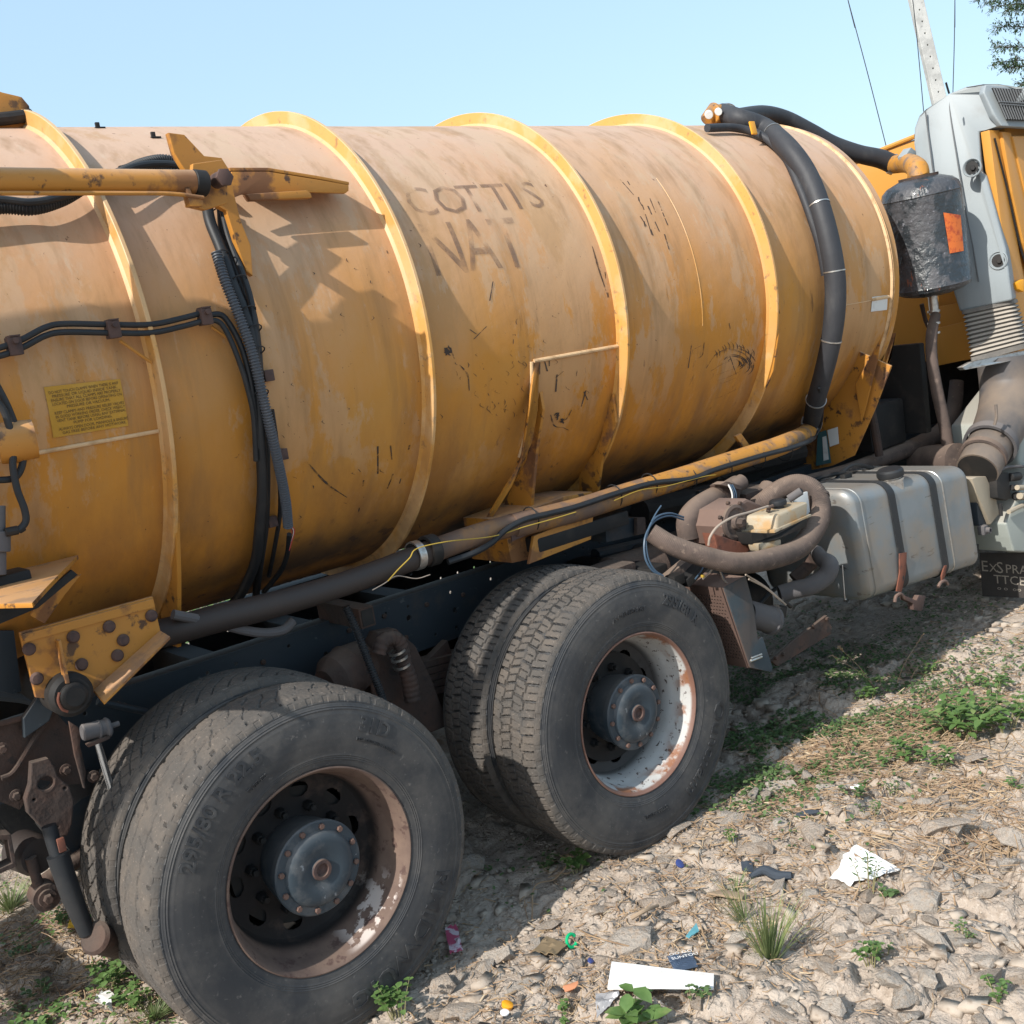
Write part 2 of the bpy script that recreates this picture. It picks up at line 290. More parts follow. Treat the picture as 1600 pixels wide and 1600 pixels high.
TLEAF=mat('tree_leaf',(.045,.085,.04),.5,transl=.3,layers=(dict(scale=6,lo=.4,hi=.6,color=(.085,.14,.055)),))
BARK=mat('tree_bark',(.10,.08,.06),.9,bump=(20,.6,.02))
def plain(n,c,r=.5,**k): return mat(n,c,r,**k)
PAPER=plain('white_paper',(.72,.72,.71),.7,layers=(dict(scale=9,lo=.48,hi=.6,color=(.56,.53,.50),amt=.7,detail=12),))
GRN=plain('green_plastic',(.0,.36,.14),.35); ORP=plain('orange_plastic',(.85,.36,.02),.4); TERRA=plain('terracotta_shard',(.58,.25,.13),.7)
CYAN=plain('teal_plastic',(.12,.34,.40),.4); BLUP=plain('blue_plastic',(.04,.06,.20),.4); PINK=plain('pink_wrapper',(.42,.07,.14),.45,layers=(dict(scale=26,lo=.5,hi=.55,color=(.6,.5,.55)),))
CLOTH=plain('dark_rag',(.035,.045,.06),.8); BCARD=plain('brown_card',(.20,.145,.085),.85); CLEAR=plain('dull_clear_film',(.25,.25,.26),.25); NAVY=plain('navy_sachet',(.05,.075,.12),.45,layers=(dict(scale=14,lo=.55,hi=.62,color=(.28,.28,.26),amt=.6),)); YSACH=plain('yellow_wrapper',(.75,.42,.03),.45)
WOODM=plain('grey_stick',(.30,.22,.15),.85)

# ------------------------------------------------------------------ geometry helpers: geo=(verts Nx3, faces)
def wpos(o):
    p=np.zeros(3)
    while o is not None: p=p+np.array(o.location); o=o.parent
    return p
def mk(name,geo,m=None,parent=None,smooth=True,flat=None,slots=None,kind=None,loc=None):
    v,f=geo[0],geo[1]; v=np.asarray(v,float)
    if loc is not None: pass
    me=bpy.data.meshes.new(name)
    base=wpos(parent) if parent is not None else np.zeros(3)
    off=base if loc is None else np.asarray(loc,float)
    me.from_pydata((v-off).tolist(),[],[tuple(map(int,q)) for q in f]); 
    if slots is not None:
        for mm in slots[0]: me.materials.append(mm)
        me.polygons.foreach_set('material_index',np.asarray(slots[1],dtype=np.int32))
    elif m is not None: me.materials.append(m)
    if smooth:
        me.polygons.foreach_set('use_smooth',[True]*len(me.polygons))
        try: me.set_sharp_from_angle(angle=math.radians(35))
        except Exception: pass
    me.update()
    o=bpy.data.objects.new(name,me); COL.objects.link(o)
    if parent is not None:
        o.parent=parent
        if loc is not None: o.location=(off-base).tolist()
    elif loc is not None: o.location=off.tolist()
    if kind: o['kind']=kind
    return o
def empty(name,loc,parent=None):
    o=bpy.data.objects.new(name,None); COL.objects.link(o); o.empty_display_size=.2
    if parent is not None: o.parent=parent; o.location=(np.asarray(loc)-wpos(parent)).tolist()
    else: o.location=list(loc)
    return o
def tag(o,label,cat,group=None):
    o['label']=label; o['category']=cat
    if group: o['group']=group
    return o
def join(*gs):
    V=[];F=[];n=0
    for g in gs:
        V.append(np.asarray(g[0],float).reshape(-1,3)); F+= [tuple(i+n for i in q) for q in g[1]]; n+=len(g[0])
    return np.concatenate(V),F
def smoothpath(P,sub=8,closed=False):
    P=[np.asarray(p,float) for p in P]
    if len(P)<3 or sub<2: return np.array(P)
    out=[]
    for i in range(len(P)-1):
        p0=P[i-1] if i>0 else 2*P[0]-P[1]; p1=P[i];p2=P[i+1]; p3=P[i+2] if i+2<len(P) else 2*P[-1]-P[-2]
        for k in range(sub):
            t=k/sub; out.append(.5*((2*p1)+(-p0+p2)*t+(2*p0-5*p1+4*p2-p3)*t*t+(-p0+3*p1-3*p2+p3)*t**3))
    out.append(P[-1]); return np.array(out)
def tube(P,r,seg=12,sub=8,caps=True,corr=None,wob=0):
    if len(P[0])==3: Q=smoothpath(P,sub)
    n=len(Q); rr=np.interp(np.linspace(0,1,n),np.linspace(0,1,len(r)),r) if hasattr(r,'__len__') else np.full(n,float(r))
    if corr:   # (pitch, amplitude): resample along the length so that each rib is real
        s=np.concatenate([[0],np.cumsum(np.linalg.norm(np.diff(Q,axis=0),axis=1))]); m=int(s[-1]/corr[0]*4)+2
        t=np.linspace(0,s[-1],m); Q2=np.stack([np.interp(t,s,Q[:,k]) for k in range(3)],-1); rr=np.interp(t,s,rr)+corr[1]*np.array([1,1,-1,-1]*(m//4+1))[:m]*.5
        Q=Q2; n=m
    T=np.gradient(Q,axis=0); T/=np.linalg.norm(T,axis=1)[:,None]+1e-12
    a=np.array([0,0,1.]) if abs(T[0][2])<.9 else np.array([1.,0,0]); u=np.cross(T[0],a); u/=np.linalg.norm(u)
    V=[];F=[]
    ang=np.arange(seg)*2*PI/seg
    for i in range(n):
        u=u-T[i]*(u@T[i]); u/=np.linalg.norm(u)+1e-12; v=np.cross(T[i],u)
        V.append(Q[i]+rr[i]*(np.cos(ang)[:,None]*u+np.sin(ang)[:,None]*v))
    V=np.concatenate(V)
    for i in range(n-1):
        for k in range(seg):
            F.append((i*seg+k,i*seg+(k+1)%seg,(i+1)*seg+(k+1)%seg,(i+1)*seg+k))
    if caps: F.append(tuple(range(seg))[::-1]); F.append(tuple(range((n-1)*seg,n*seg)))
    return V,F
def bevelgeo(v,f,b,seg=2):
    bm=bmesh.new(); vs=[bm.verts.new(p) for p in v]
    for q in f:
        try: bm.faces.new([vs[i] for i in q])
        except Exception: pass
    bmesh.ops.recalc_face_normals(bm,faces=bm.faces)
    if b>0: bmesh.ops.bevel(bm,geom=list(bm.edges),offset=b,segments=seg,affect='EDGES',profile=.6,clamp_overlap=True)
    bm.verts.index_update(); V=np.array([x.co[:] for x in bm.verts]); F=[tuple(x.index for x in q.verts) for q in bm.faces]; bm.free(); return V,F
def extr(poly,vec,b=0.,seg=2):
    """closed polygon (3D points) extruded by vec"""
    P=np.asarray(poly,float); n=len(P); v=np.concatenate([P,P+np.asarray(vec,float)])
    f=[tuple(range(n)),tuple(range(2*n-1,n-1,-1))]+[(i,(i+1)%n,n+(i+1)%n,n+i) for i in range(n)]
    return bevelgeo(v,f,b,seg)
def box(c,s,b=0.,R=None):
    s=np.asarray(s,float)/2; v=np.array([[x,y,z] for x in(-1,1) for y in(-1,1) for z in(-1,1)])*s
    f=[(0,1,3,2),(4,6,7,5),(0,4,5,1),(2,3,7,6),(0,2,6,4),(1,5,7,3)]
    if R is not None: v=v@np.asarray(R).T
    return bevelgeo(v+np.asarray(c,float),f,b)
def frame_of(n):
    n=np.asarray(n,float); n/=np.linalg.norm(n); a=np.array([0,0,1.]) if abs(n[2])<.9 else np.array([1.,0,0])
    u=np.cross(a,n); u/=np.linalg.norm(u); return u,np.cross(n,u),n
def lathe(prof,c=(0,0,0),axis=(0,1,0),seg=48,close=False):
    """prof: list of (along axis, radius)"""
    u,v,n=frame_of(axis); c=np.asarray(c,float); V=[];F=[]; a=np.arange(seg)*2*PI/seg
    for (h,r) in prof: V.append(c+n*h+r*(np.cos(a)[:,None]*u+np.sin(a)[:,None]*v))
    for i in range(len(prof)-1):
        for k in range(seg): F.append((i*seg+k,i*seg+(k+1)%seg,(i+1)*seg+(k+1)%seg,(i+1)*seg+k))
    if prof[0][1]>1e-4 and close: F.append(tuple(range(seg))[::-1])
    if prof[-1][1]>1e-4 and close: F.append(tuple(range((len(prof)-1)*seg,len(prof)*seg)))
    return np.concatenate(V),F
def cyl(a,b,r,seg=16,bev=.1):
    a=np.asarray(a,float); b=np.asarray(b,float); L=np.linalg.norm(b-a); e=r*bev
    return lathe([(0,0.0001),(0,r-e),(e,r),(L-e,r),(L,r-e),(L,0.0001)],a,b-a,seg)
def hexbolt(c,n,r,h):
    return lathe([(0,r),(h*.8,r),(h,r*.8),(h,.0001)],c,n,6)
def curve_fill(outer,holes,thick,bevel=0.):
    """2D polygon with round or shaped holes -> solid plate geometry in local u,v,w"""
    cu=bpy.data.curves.new('tmp','CURVE'); cu.dimensions='2D'; cu.fill_mode='BOTH'; cu.extrude=thick/2; cu.bevel_depth=bevel; cu.bevel_resolution=1
    for P in [outer]+list(holes):
        s=cu.splines.new('POLY'); s.points.add(len(P)-1); s.use_cyclic_u=True
        for i,p in enumerate(P): s.points[i].co=(p[0],p[1],0,1)
    o=bpy.data.objects.new('tmp',cu); COL.objects.link(o); dg=bpy.context.evaluated_depsgraph_get()
    me=bpy.data.meshes.new_from_object(o.evaluated_get(dg)); V=np.array([v.co[:] for v in me.vertices]); F=[tuple(p.vertices) for p in me.polygons]
    bpy.data.objects.remove(o); bpy.data.curves.remove(cu); bpy.data.meshes.remove(me); return V,F
def circ2(cx,cy,r,n=14,ry=None): return [(cx+r*math.cos(2*PI*k/n),cy+(ry or r)*math.sin(2*PI*k/n)) for k in range(n)]
def plateY(px,y,thick,holes=(),bevel=.002):
    """plate in the plane Y=y from measured outline; holes=(px,py,r metres)"""
    P=[Y(a,b,y) for a,b in px]; H=[]
    for h in holes:
        c=Y(h[0],h[1],y); H.append(circ2(c[0],c[2],h[2],16,h[3] if len(h)>3 else None))
    V,F=curve_fill([(p[0],p[2]) for p in P],H,thick,bevel)
    return np.stack([V[:,0],y-V[:,2],V[:,1]],-1),F
def plateB(O,U,Vv,outer,holes,thick,bevel=.001):
    O,U,Vv=map(lambda q:np.asarray(q,float),(O,U,Vv)); N=np.cross(U,Vv)
    V,F=curve_fill(outer,holes,thick,bevel); return O+V[:,0:1]*U+V[:,1:2]*Vv+V[:,2:3]*N,F
_fontcache={}
def textgeo(s,size,extrude=0.,outline=0.):
    key=(s,size,extrude,outline)
    if key in _fontcache: return _fontcache[key]
    cu=bpy.data.curves.new('tmp','FONT'); cu.body=s; cu.size=size; cu.extrude=extrude; cu.resolution_u=2; cu.offset=outline
    o=bpy.data.objects.new('tmp',cu); COL.objects.link(o); dg=bpy.context.evaluated_depsgraph_get()
    me=bpy.data.meshes.new_from_object(o.evaluated_get(dg)); V=np.array([v.co[:] for v in me.vertices]).reshape(-1,3); F=[tuple(p.vertices) for p in me.polygons]
    bpy.data.objects.remove(o); bpy.data.curves.remove(cu); bpy.data.meshes.remove(me)
    _fontcache[key]=(V,F); return V,F
def slice_v(V,F,step,axis=1):
    bm=bmesh.new(); vs=[bm.verts.new(p) for p in V]
    for q in F:
        try: bm.faces.new([vs[i] for i in q])
        except Exception: pass
    lo,hi=V[:,axis].min(),V[:,axis].max(); t=lo+step
    while t<hi:
        co=[0,0,0]; no=[0,0,0]; co[axis]=t; no[axis]=1
        bmesh.ops.bisect_plane(bm,geom=list(bm.verts)+list(bm.edges)+list(bm.faces),plane_co=co,plane_no=no); t+=step
    bm.verts.index_update(); V=np.array([x.co[:] for x in bm.verts]); F=[tuple(x.index for x in q.verts) for q in bm.faces]; bm.free(); return V,F
def text_on_shell(s,size,x0,ang0,h=.0015,sx=1.):
    """lettering lying on the tank: baseline along X at angle ang0"""
    V,F=textgeo(s,size); V,F=slice_v(V,F,.02)
    a=ang0+V[:,1]/TR
    return np.stack([x0+V[:,0]*sx,TY-(TR+h)*np.cos(a),TZ+(TR+h)*np.sin(a)],-1),F

# ================================================================== GROUND
def axisvals(fine0,fine1,step,far0,far1,gr=1.13):
    a=list(np.arange(fine0,fine1,step)); s=step; x=a[-1]
    while x<far1: s*=gr; x+=s; a.append(x)
    s=step; x=a[0]; pre=[]
    while x>far0: s*=gr; x-=s; pre.append(x)
    return np.array(pre[::-1]+a)
gx=axisvals(-1.0,5.6,.0115,-900,900,1.10); gy=axisvals(-2.2,1.5,.0115,-900,900,1.10)
GX,GY=np.meshgrid(gx,gy,indexing='ij'); GZ=ground(GX,GY)
nx,ny=GX.shape; idx=np.arange(nx*ny).reshape(nx,ny)
Fq=np.stack([idx[:-1,:-1],idx[1:,:-1],idx[1:,1:],idx[:-1,1:]],-1).reshape(-1,4)
me=bpy.data.meshes.new('ground'); me.vertices.add(nx*ny); me.vertices.foreach_set('co',np.stack([GX,GY,GZ],-1).reshape(-1))
me.loops.add(Fq.size); me.loops.foreach_set('vertex_index',Fq.reshape(-1).astype(np.int32)); me.polygons.add(len(Fq)); me.polygons.foreach_set('loop_start',np.arange(0,Fq.size,4,dtype=np.int32)); me.polygons.foreach_set('loop_total',np.full(len(Fq),4,dtype=np.int32))
me.update(calc_edges=True); me.polygons.foreach_set('use_smooth',[True]*len(me.polygons)); me.materials.append(SOIL)
go=bpy.data.objects.new('ground',me); COL.objects.link(go); go['kind']='structure'

# ================================================================== TRUCK
TRUCK=tag(empty('tanker_truck',(.68,1.2,-.52)),'weathered orange vacuum tanker truck with dusty ribbed tank parked on stony ground','tanker truck')
T=TRUCK
def tp(name,geo,m,parent=None,**k): return mk(name,geo,m,parent if parent is not None else T,**k)
AXZ=0.
# ---- tank shell
XB,XF=-1.75,3.87
def shell():
    seg=176; xs=np.arange(XB,XF+.001,(XF-XB)/60); V=[];F=[]
    a=np.arange(seg)*2*PI/seg
    prof=[(XB-.22,.0001),(XB-.21,.28),(XB-.17,.52),(XB-.10,.73),(XB-.03,.835)]+[(x,TR) for x in xs]+[(XF+.02,.845),(XF+.09,.74),(XF+.16,.52),(XF+.20,.26),(XF+.21,.0001)]
    for (x,r) in prof:
        # small hand-beaten unevenness of the rolled plate
        d=.0035*fbm(np.full(seg,x*2.2),np.abs((a-PI))*1.8,3,5) if r>TR-.001 else 0
        rr=r+d
        V.append(np.stack([np.full(seg,x),TY-rr*np.cos(a),TZ+rr*np.sin(a)],-1))
    n=len(prof)
    for i in range(n-1):
        for k in range(seg): F.append((i*seg+k,(i+1)*seg+k,(i+1)*seg+(k+1)%seg,i*seg+(k+1)%seg))
    return np.concatenate(V),F
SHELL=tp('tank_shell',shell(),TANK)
def ring(x,h,w,a0=0,a1=2*PI,seg=160):
    """T-section stiffening ring: a web and a flat outer band"""
    a=np.linspace(a0,a1,seg+1); V=[];F=[]
    sec=[(-w/2-.011,-.003),(-w/2-.005,.005),(-w/2,.010),(-w/2,h-.002),(-w/2+.002,h),(w/2-.002,h),(w/2,h-.002),(w/2,.010),(w/2+.005,.005),(w/2+.011,-.003)]
    for (dx,dr) in sec:
        r=TR+dr; V.append(np.stack([np.full(seg+1,x+dx),TY-r*np.cos(a),TZ+r*np.sin(a)],-1))
    m=seg+1; k=len(sec)
    for i in range(k-1):
        for j in range(seg): F.append((i*m+j,i*m+j+1,(i+1)*m+j+1,(i+1)*m+j))
    return np.concatenate(V),F
for x in (-.065,.875,1.825,2.785): tp('stiffening_ring',ring(x,.054,.014),RING)
tp('stiffening_ring',ring(-1.02,.054,.014),RING)
tp('end_seam',ring(3.80,.004,.012),WELD)
# weld beads
def bead(pts,r=.006): return tube(pts,r,6,4,False,wob=.2)
def arcx(x,a0,a1,h=.001,n=14): return [cyl_xyz(x,a,h) for a in np.linspace(a0,a1,n)]
P0=C(1040,290); P1=C(1095,530)
tp('weld_seam',tube(arcx(C(1097,480)[0],math.radians(36),math.radians(-9),-.0018),.0034,6,3),RING)
ax=C(830,565); a_=math.atan2(ax[2]-TZ,TY-ax[1]); bx=1.818
def alongx(x0,x1,a,h=.001,n=5): return [cyl_xyz(x,a,h) for x in np.linspace(x0,x1,n)]
tp('weld_seam',tube(alongx(ax[0]+.01,bx,a_),.008,8,2),WELD)
tp('weld_seam',tube(arcx(ax[0],a_,a_-math.radians(26)),.007,8,2),WELD)
q0=C(20,702); q1=C(255,672); aw=math.atan2(q1[2]-TZ,TY-q1[1])
tp('weld_seam',tube(alongx(-.7,-.08,aw),.006,8,2),WELD)
q=C(1370,468); aw=math.atan2(q[2]-TZ,TY-q[1])
tp('weld_seam',tube(alongx(C(1320,475)[0],C(1365,462)[0],aw),.0022,6,2),WELD)
tp('weld_seam',tube(alongx(C(1362,460)[0]-.005,C(1388,457)[0],aw+.005),.009,8,2),WELD)
def shellpatch(px,h=.002):
    """flat quad sheet lying on the shell given by 4 measured corners, subdivided"""
    c=[C(*p) for p in px]; pa=[(p[0],math.atan2(p[2]-TZ,TY-p[1])) for p in c]; V=[];F=[];n=8
    for i in range(n+1):
        for j in range(n+1):
            s,t=i/n,j/n
            x=(1-t)*((1-s)*pa[0][0]+s*pa[1][0])+t*((1-s)*pa[3][0]+s*pa[2][0]); a=(1-t)*((1-s)*pa[0][1]+s*pa[1][1])+t*((1-s)*pa[3][1]+s*pa[2][1])
            V.append(cyl_xyz(x,a,h))
    for i in range(n):
        for j in range(n): F.append((i*(n+1)+j,(i+1)*(n+1)+j,(i+1)*(n+1)+j+1,i*(n+1)+j+1))
    return np.array(V),F
tp('reflector_label',shellpatch([(1362,464),(1386,461),(1385,484),(1360,487)],.003),WHT)
# ghost lettering
def ang(p): return math.atan2(p[2]-TZ,TY-p[1])
cA=C(640,337); 
for s,px,dx in (('C',640,0),('O',684,0),('T',727,0),('T',768,0),('I',803,0),('S',826,0)):
    c=C(px+4,338-(px-640)*.07)
    tp('lettering',text_on_shell(s,.185,c[0],ang(c)),DECAL,smooth=False)
for s,px,py in (('N',676,432),('A',735,424),('T',786,420)):
    c=C(px,py); tp('lettering',text_on_shell(s,.29,c[0],ang(c),sx=.78),DECAL,smooth=False)
# scrape marks
def scrape(pts,w=.005):
    P=smoothpath([C(*p) for p in pts],5); V=[];F=[]
    for i,p in enumerate(P):
        a=ang(p); wi=w*(.35+.65*math.sin(PI*(i+.5)/len(P)))*random.uniform(.6,1.2)
        V.append(cyl_xyz(p[0]-wi/2,a,.0015)); V.append(cyl_xyz(p[0]+wi/2,a,.0015))
    for i in range(len(P)-1): F.append((2*i,2*i+1,2*i+3,2*i+2))
    return np.array(V),F
SCR=[[(968,280),(990,305)],[(980,283),(1003,322)],[(997,308),(1008,355)],[(1003,320),(1020,368)],[(1012,322),(1030,362)],[(1008,335),(1018,367)],[(1028,315),(1043,352)],[(1038,366),(1045,390)],
 [(1000,338),(1010,354)],[(1015,310),(1024,332)],[(1075,575),(1080,540)],[(1080,562),(1096,556),(1100,535)],[(1085,545),(1095,540)],
 [(1103,575),(1120,552),(1150,541),(1165,545)],[(1110,580),(1130,568),(1155,560)],[(1113,588),(1135,580),(1160,570),(1172,552)],[(1120,595),(1140,588),(1160,578)],[(1125,600),(1150,590)],[(1140,556),(1150,585)],[(1165,548),(1172,556),(1170,566)],[(1096,628),(1125,620),(1150,608)],[(1175,550),(1168,575)],
 [(700,540),(710,560)],[(703,543),(708,556)],[(718,570),(730,585),(733,610)],[(734,515),(744,522)],[(740,530),(760,510)],[(860,648),(866,665),(880,668)],[(868,655),(890,650)],[(872,660),(884,655),(893,640)],[(880,668),(888,672)],[(480,722),(510,755),(542,777)],[(590,697),(590,740)],[(610,696),(612,718)],[(640,695),(624,755)],[(568,750),(560,800)],[(605,763),(614,740)],[(915,610),(908,635)],[(912,612),(918,625)],
 [(838,565),(836,590)],[(843,563),(843,585)],[(850,562),(855,580)],[(858,562),(858,572)],[(870,585),(868,612)],[(868,590),(880,580)],[(1139,505),(1141,515)],[(1210,455),(1218,490)],[(925,385),(935,420),(948,460)],[(945,425),(950,465)],[(770,440),(765,470)]]
for s in SCR: tp('scrape_mark',scrape(s,.0085),SCRM,smooth=False)
for k_ in range(26):   # scuffed oval smudge, concentric strokes
    t=random.uniform(.15,1); a0=random.uniform(-2.9,.2); P_=[]
    for q_ in range(6): aa=a0+q_*.22; P_.append((1142+34*t*math.cos(aa)+6,572+25*t*math.sin(aa)-4+.12*(34*t*math.cos(aa))))
    tp('scrape_mark',scrape(P_,.010),SCRM,smooth=False)
for k_ in range(12):
    px=1118+k_*5+random.uniform(-2,2); py=548-12*math.sin(k_/11*PI)+random.uniform(-3,3)
    tp('scrape_mark',scrape([(px,py),(px+3,py+5),(px+3,py+11)],.006),SCRM,smooth=False)
for px,py in ((876,655),(936,700),(938,706),(815,716),(700,548),(870,648)):
    for k_ in range(5): a_0=random.uniform(0,3); tp('scrape_mark',scrape([(px+random.uniform(-6,6),py+random.uniform(-6,6)),(px+random.uniform(-5,5),py+random.uniform(-5,5)),(px+random.uniform(-6,6),py+random.uniform(0,9))],.014),SCRM,smooth=False)
for _ in range(60):
    px=random.gauss(790,55); py=random.gauss(600,50); L=random.uniform(2,11)
    tp('scrape_mark',scrape([(px,py),(px+random.uniform(-3,5),py+L*.5),(px+random.uniform(-3,7),py+L)],.0035),SCRM,smooth=False)
for _ in range(26):
    px=random.uniform(430,660); py=random.uniform(380,820); L=random.uniform(2,8)
    tp('scrape_mark',scrape([(px,py),(px+random.uniform(-3,5),py+L*.5),(px+random.uniform(-3,7),py+L)],.004),SCRM,smooth=False)
# warning plate
SG=tp('warning_sign',shellpatch([(68,605),(187,592),(200,665),(83,684)],.003),SIGNY)
lines=['DO NOT TOUCH CLAMPS WHEN THERE IS ANY','PRESSURE OR LIQUID INSIDE TANK.','ENSURE THAT ALL CLAMPS ARE PROPERLY','LOCATED ON DOOR BEFORE OPERATING ON','PRESSURE OR VACUUM.','KEEP CLAMPS AND PRESSURE RELIEF VALVES','IN GOOD WORKING ORDER. CHECK WEEKLY','VENT TANK BEFORE USING ANY EXTERNAL','PUMP FOR LOADING.','ALWAYS OPEN DOOR, MANHOLE & ENSURE','GAS FREE BEFORE ANY HOTWORK.']
LG=[]
for i,s in enumerate(lines):
    V,F=textgeo(s,.0112); wd=V[:,0].max()
    k=min(1.,.192/wd); x0=-.268-wd*k/2+ (i*.001)
    a=math.radians(.2)-(.0165+i*.0106+(.003 if i>4 else 0)+(.002 if i>8 else 0))/TR
    LG.append((np.stack([x0+V[:,0]*k,TY-(TR+.0045)*np.cos(a+V[:,1]/TR),TZ+(TR+.0045)*np.sin(a+V[:,1]/TR)],-1),F))
mk('sign_lettering',join(*LG),INK,SG,smooth=False)
# top fittings
for px,py in ((153,195),(240,215)):
    c=C(px,py) if py>200 else C(px,200); tp('lug',join(box(c+[0,0,.008],(.014,.010,.020),.002),box(c+[.006,0,.000],(.032,.02,.005),.001)),DARK)

# ---- manway hood, top left, and hydraulic cylinder with its bracket
def lug_plate():
    P=[(262,212),(283,214),(318,245),(342,250),(356,268),(362,300),(372,345),(389,390),(391,432),(384,425),(372,395),(345,330),(318,300),(300,270),(270,238)]
    return P
hd=[(-60,130),(0,142),(35,150),(47,165),(49,176),(52,205),(20,212),(-60,212)]
V,F=extr([Y(a,b,.95) for a,b in hd],(0,.5,0),.02)
HD=tp('manway_hood',(V,F),YEL); tp('rubber_seal',tube([Y(-60,188,.94),Y(0,186,.935),Y(49,180,.94)],.02,10,4),DARK,parent=HD)
# vertical bracket (pivot lugs) lying just off the shell, edge of the crane mast
lug=[(262,210),(285,213),(316,246),(343,249),(355,268),(361,300),(372,345),(388,385),(391,430),(383,424),(371,392),(352,330),(330,318),(308,300),(290,272),(270,240)]
LUG=tp('pivot_bracket',plateY(lug,.34,.022,holes=()),YEL)
tp('pivot_bracket',plateY([(300,258),(345,252),(352,275),(352,318),(318,328),(292,322),(296,300)],.27,.018),YEL)
pc=Y(338,283,.26); tp('pivot_pin',join(cyl(pc-[0,.05,0],pc+[0,.16,0],.022,20),hexbolt(pc-[0,.05,0],(0,-1,0),.026,.012)),BOLTM)
wing=[(362,268),(420,268),(500,281),(545,289),(545,298),(540,302),(470,300),(380,303),(362,310)]
tp('gusset_plate',extr([Y(a,b,.40) for a,b in wing],(0,.014,0),.002),YEL)
w2=[Y(a,b,.40) for a,b in ((360,267),(420,267),(500,280),(546,289))]
tp('gusset_plate',extr([w2[0],w2[1],w2[2],w2[3],w2[3]+[0,.15,0.02],w2[0]+[0,.15,.02]],(0,0,.010),.002),YEL)
w3=[Y(385,303,.37),Y(480,297,.37),Y(486,302,.37),Y(488,309,.37),Y(392,313,.37)]
tp('gusset_plate',extr(w3,(0,.03,0),.004),YEL)
# hydraulic cylinder
ca=Y(302,285,.23); cb=Y(-260,282,.23)
HC=tp('hydraulic_cylinder',cyl(cb,ca,.034,32,.05),YEL)
tp('end_gland',cyl(ca+(ca-cb)*-.002,Y(322,287,.23),.036,24),DARK,parent=HC)
tp('oil_line',tube([Y(-200,302,.20),Y(0,302,.20),Y(200,302,.20),Y(270,303,.20),Y(318,309,.20)],.0058,8),YEL,parent=HC)
tp('strap',extr([Y(290,294,.20),Y(297,294,.20),Y(302,308,.20),Y(318,308,.20),Y(318,322,.20),Y(297,322,.20)],(0,.03,0),.002),YEL,parent=HC)
# ---- hose bundle (behind the cylinder, then down the shell)
def CH(l,h): return [C(a,b,h) for a,b in l]
tp('corrugated_hose',tube(CH([(-90,330),(0,323),(50,325),(95,312),(130,292)],.05),.019,14,corr=(.008,.003)),BLK)
tp('hydraulic_hose',tube(CH([(-90,310),(0,312),(50,316),(100,306),(160,285),(205,262),(250,256),(290,262),(320,285)],.07),.011,10),BLK)
tp('corrugated_hose',tube(CH([(150,285),(190,270),(222,256),(255,250),(285,258),(310,282)],.045),.016,14,corr=(.008,.003)),BLK)
tp('corrugated_hose',tube(CH([(190,268),(215,262),(245,263),(270,270),(295,285)],.035),.016,14,corr=(.008,.003)),BLK)
tp('hydraulic_hose',tube(CH([(322,305),(328,345),(345,388),(362,440),(385,500),(398,560),(404,620),(407,690),(410,760),(405,830),(398,880),(375,930),(350,955)],.045),.017,12),BLK)
tp('hydraulic_hose',tube(CH([(345,325),(350,370),(372,430),(393,485),(402,540),(407,610),(414,680),(416,745),(414,820),(406,880),(400,930)],.03),.013,12),BLK)
tp('hydraulic_hose',tube(CH([(348,330),(358,372),(378,425),(392,470),(399,520),(403,575),(412,640)],.05),.010,10),BLK)
tp('corrugated_conduit',tube(CH([(338,395),(352,440),(372,490),(392,545),(405,595),(420,660),(434,720),(446,780),(450,822)],.075),.0145,14,corr=(.009,.004)),CORR)
tp('brake_hose',tube(CH([(318,494),(345,492),(362,512),(378,545),(390,590),(398,640),(404,700)],.05),.009,10),BLK)
tp('brake_hose',tube(CH([(318,503),(340,502),(355,520),(372,560),(385,600),(396,650),(400,720)],.055),.008,10),BLK)
tp('drain_hose',tube(CH([(425,640),(433,700),(438,790),(430,850),(420,900)],.02),.0075,8),BLK)
tp('drain_hose',tube(CH([(452,835),(449,865),(440,890),(425,910),(412,925)],.035),.009,8),BLK)
for m_,o_ in ((REDW,0),(WHT,3),(REDW,5),(BLK,2)):
    tp('loose_wire',tube(CH([(448,820),(455+o_,827),(457,838+o_),(452,860)],.07+o_*.001),.0018,6,6),m_)
for px,py in ((345,398),(374,437),(388,485),(397,514),(402,548),(330,322),(408,615)):
    c=C(px,py,.055); d=C(px+3,py+9,.055)-c; tp('cable_tie',tube([c+.024*(math.cos(t)*np.array([1,0,0])+math.sin(t)*np.array([0,-.7,.5]))for t in np.linspace(0,2*PI,13)],.0022,6,1),BLK)
for px,py in ((418,587),(440,710),(424,815)):
    c=C(px,py,.015); tp('hose_clip',box(c,(.032,.03,.035),.003),BOLTM)
# pair of brake pipes with clamp blocks
for dy,rr in ((0,.0085),(13,.0085)):
    P=[(-40,548),(0,543),(35,530),(70,512),(100,506),(170,507),(235,507),(285,497),(318,488)]
    tp('brake_pipe',tube([C(a,b+dy,.05) for a,b in P],rr,10),BLK)
for px,py in ((22,541),(176,515),(320,495)):
    c=C(px,py,.05); BK=tp('clamp_block',box(c,(.034,.035,.048),.003),BOLTM)
    tp('bolt_head',cyl(c+[0,-.03,.012],c+[0,-.017,.012],.008,10),BOLTM,parent=BK)
    tp('mounting_plate',box(c+[.002,0,.026],(.028,.04,.004),.001),BOLTM,parent=BK)
for a,b in (((187,532),(236,566)),((330,510),(362,532))):
    tp('clip_stay',tube(CH([a,b],.03),.005,6,1),YEL)
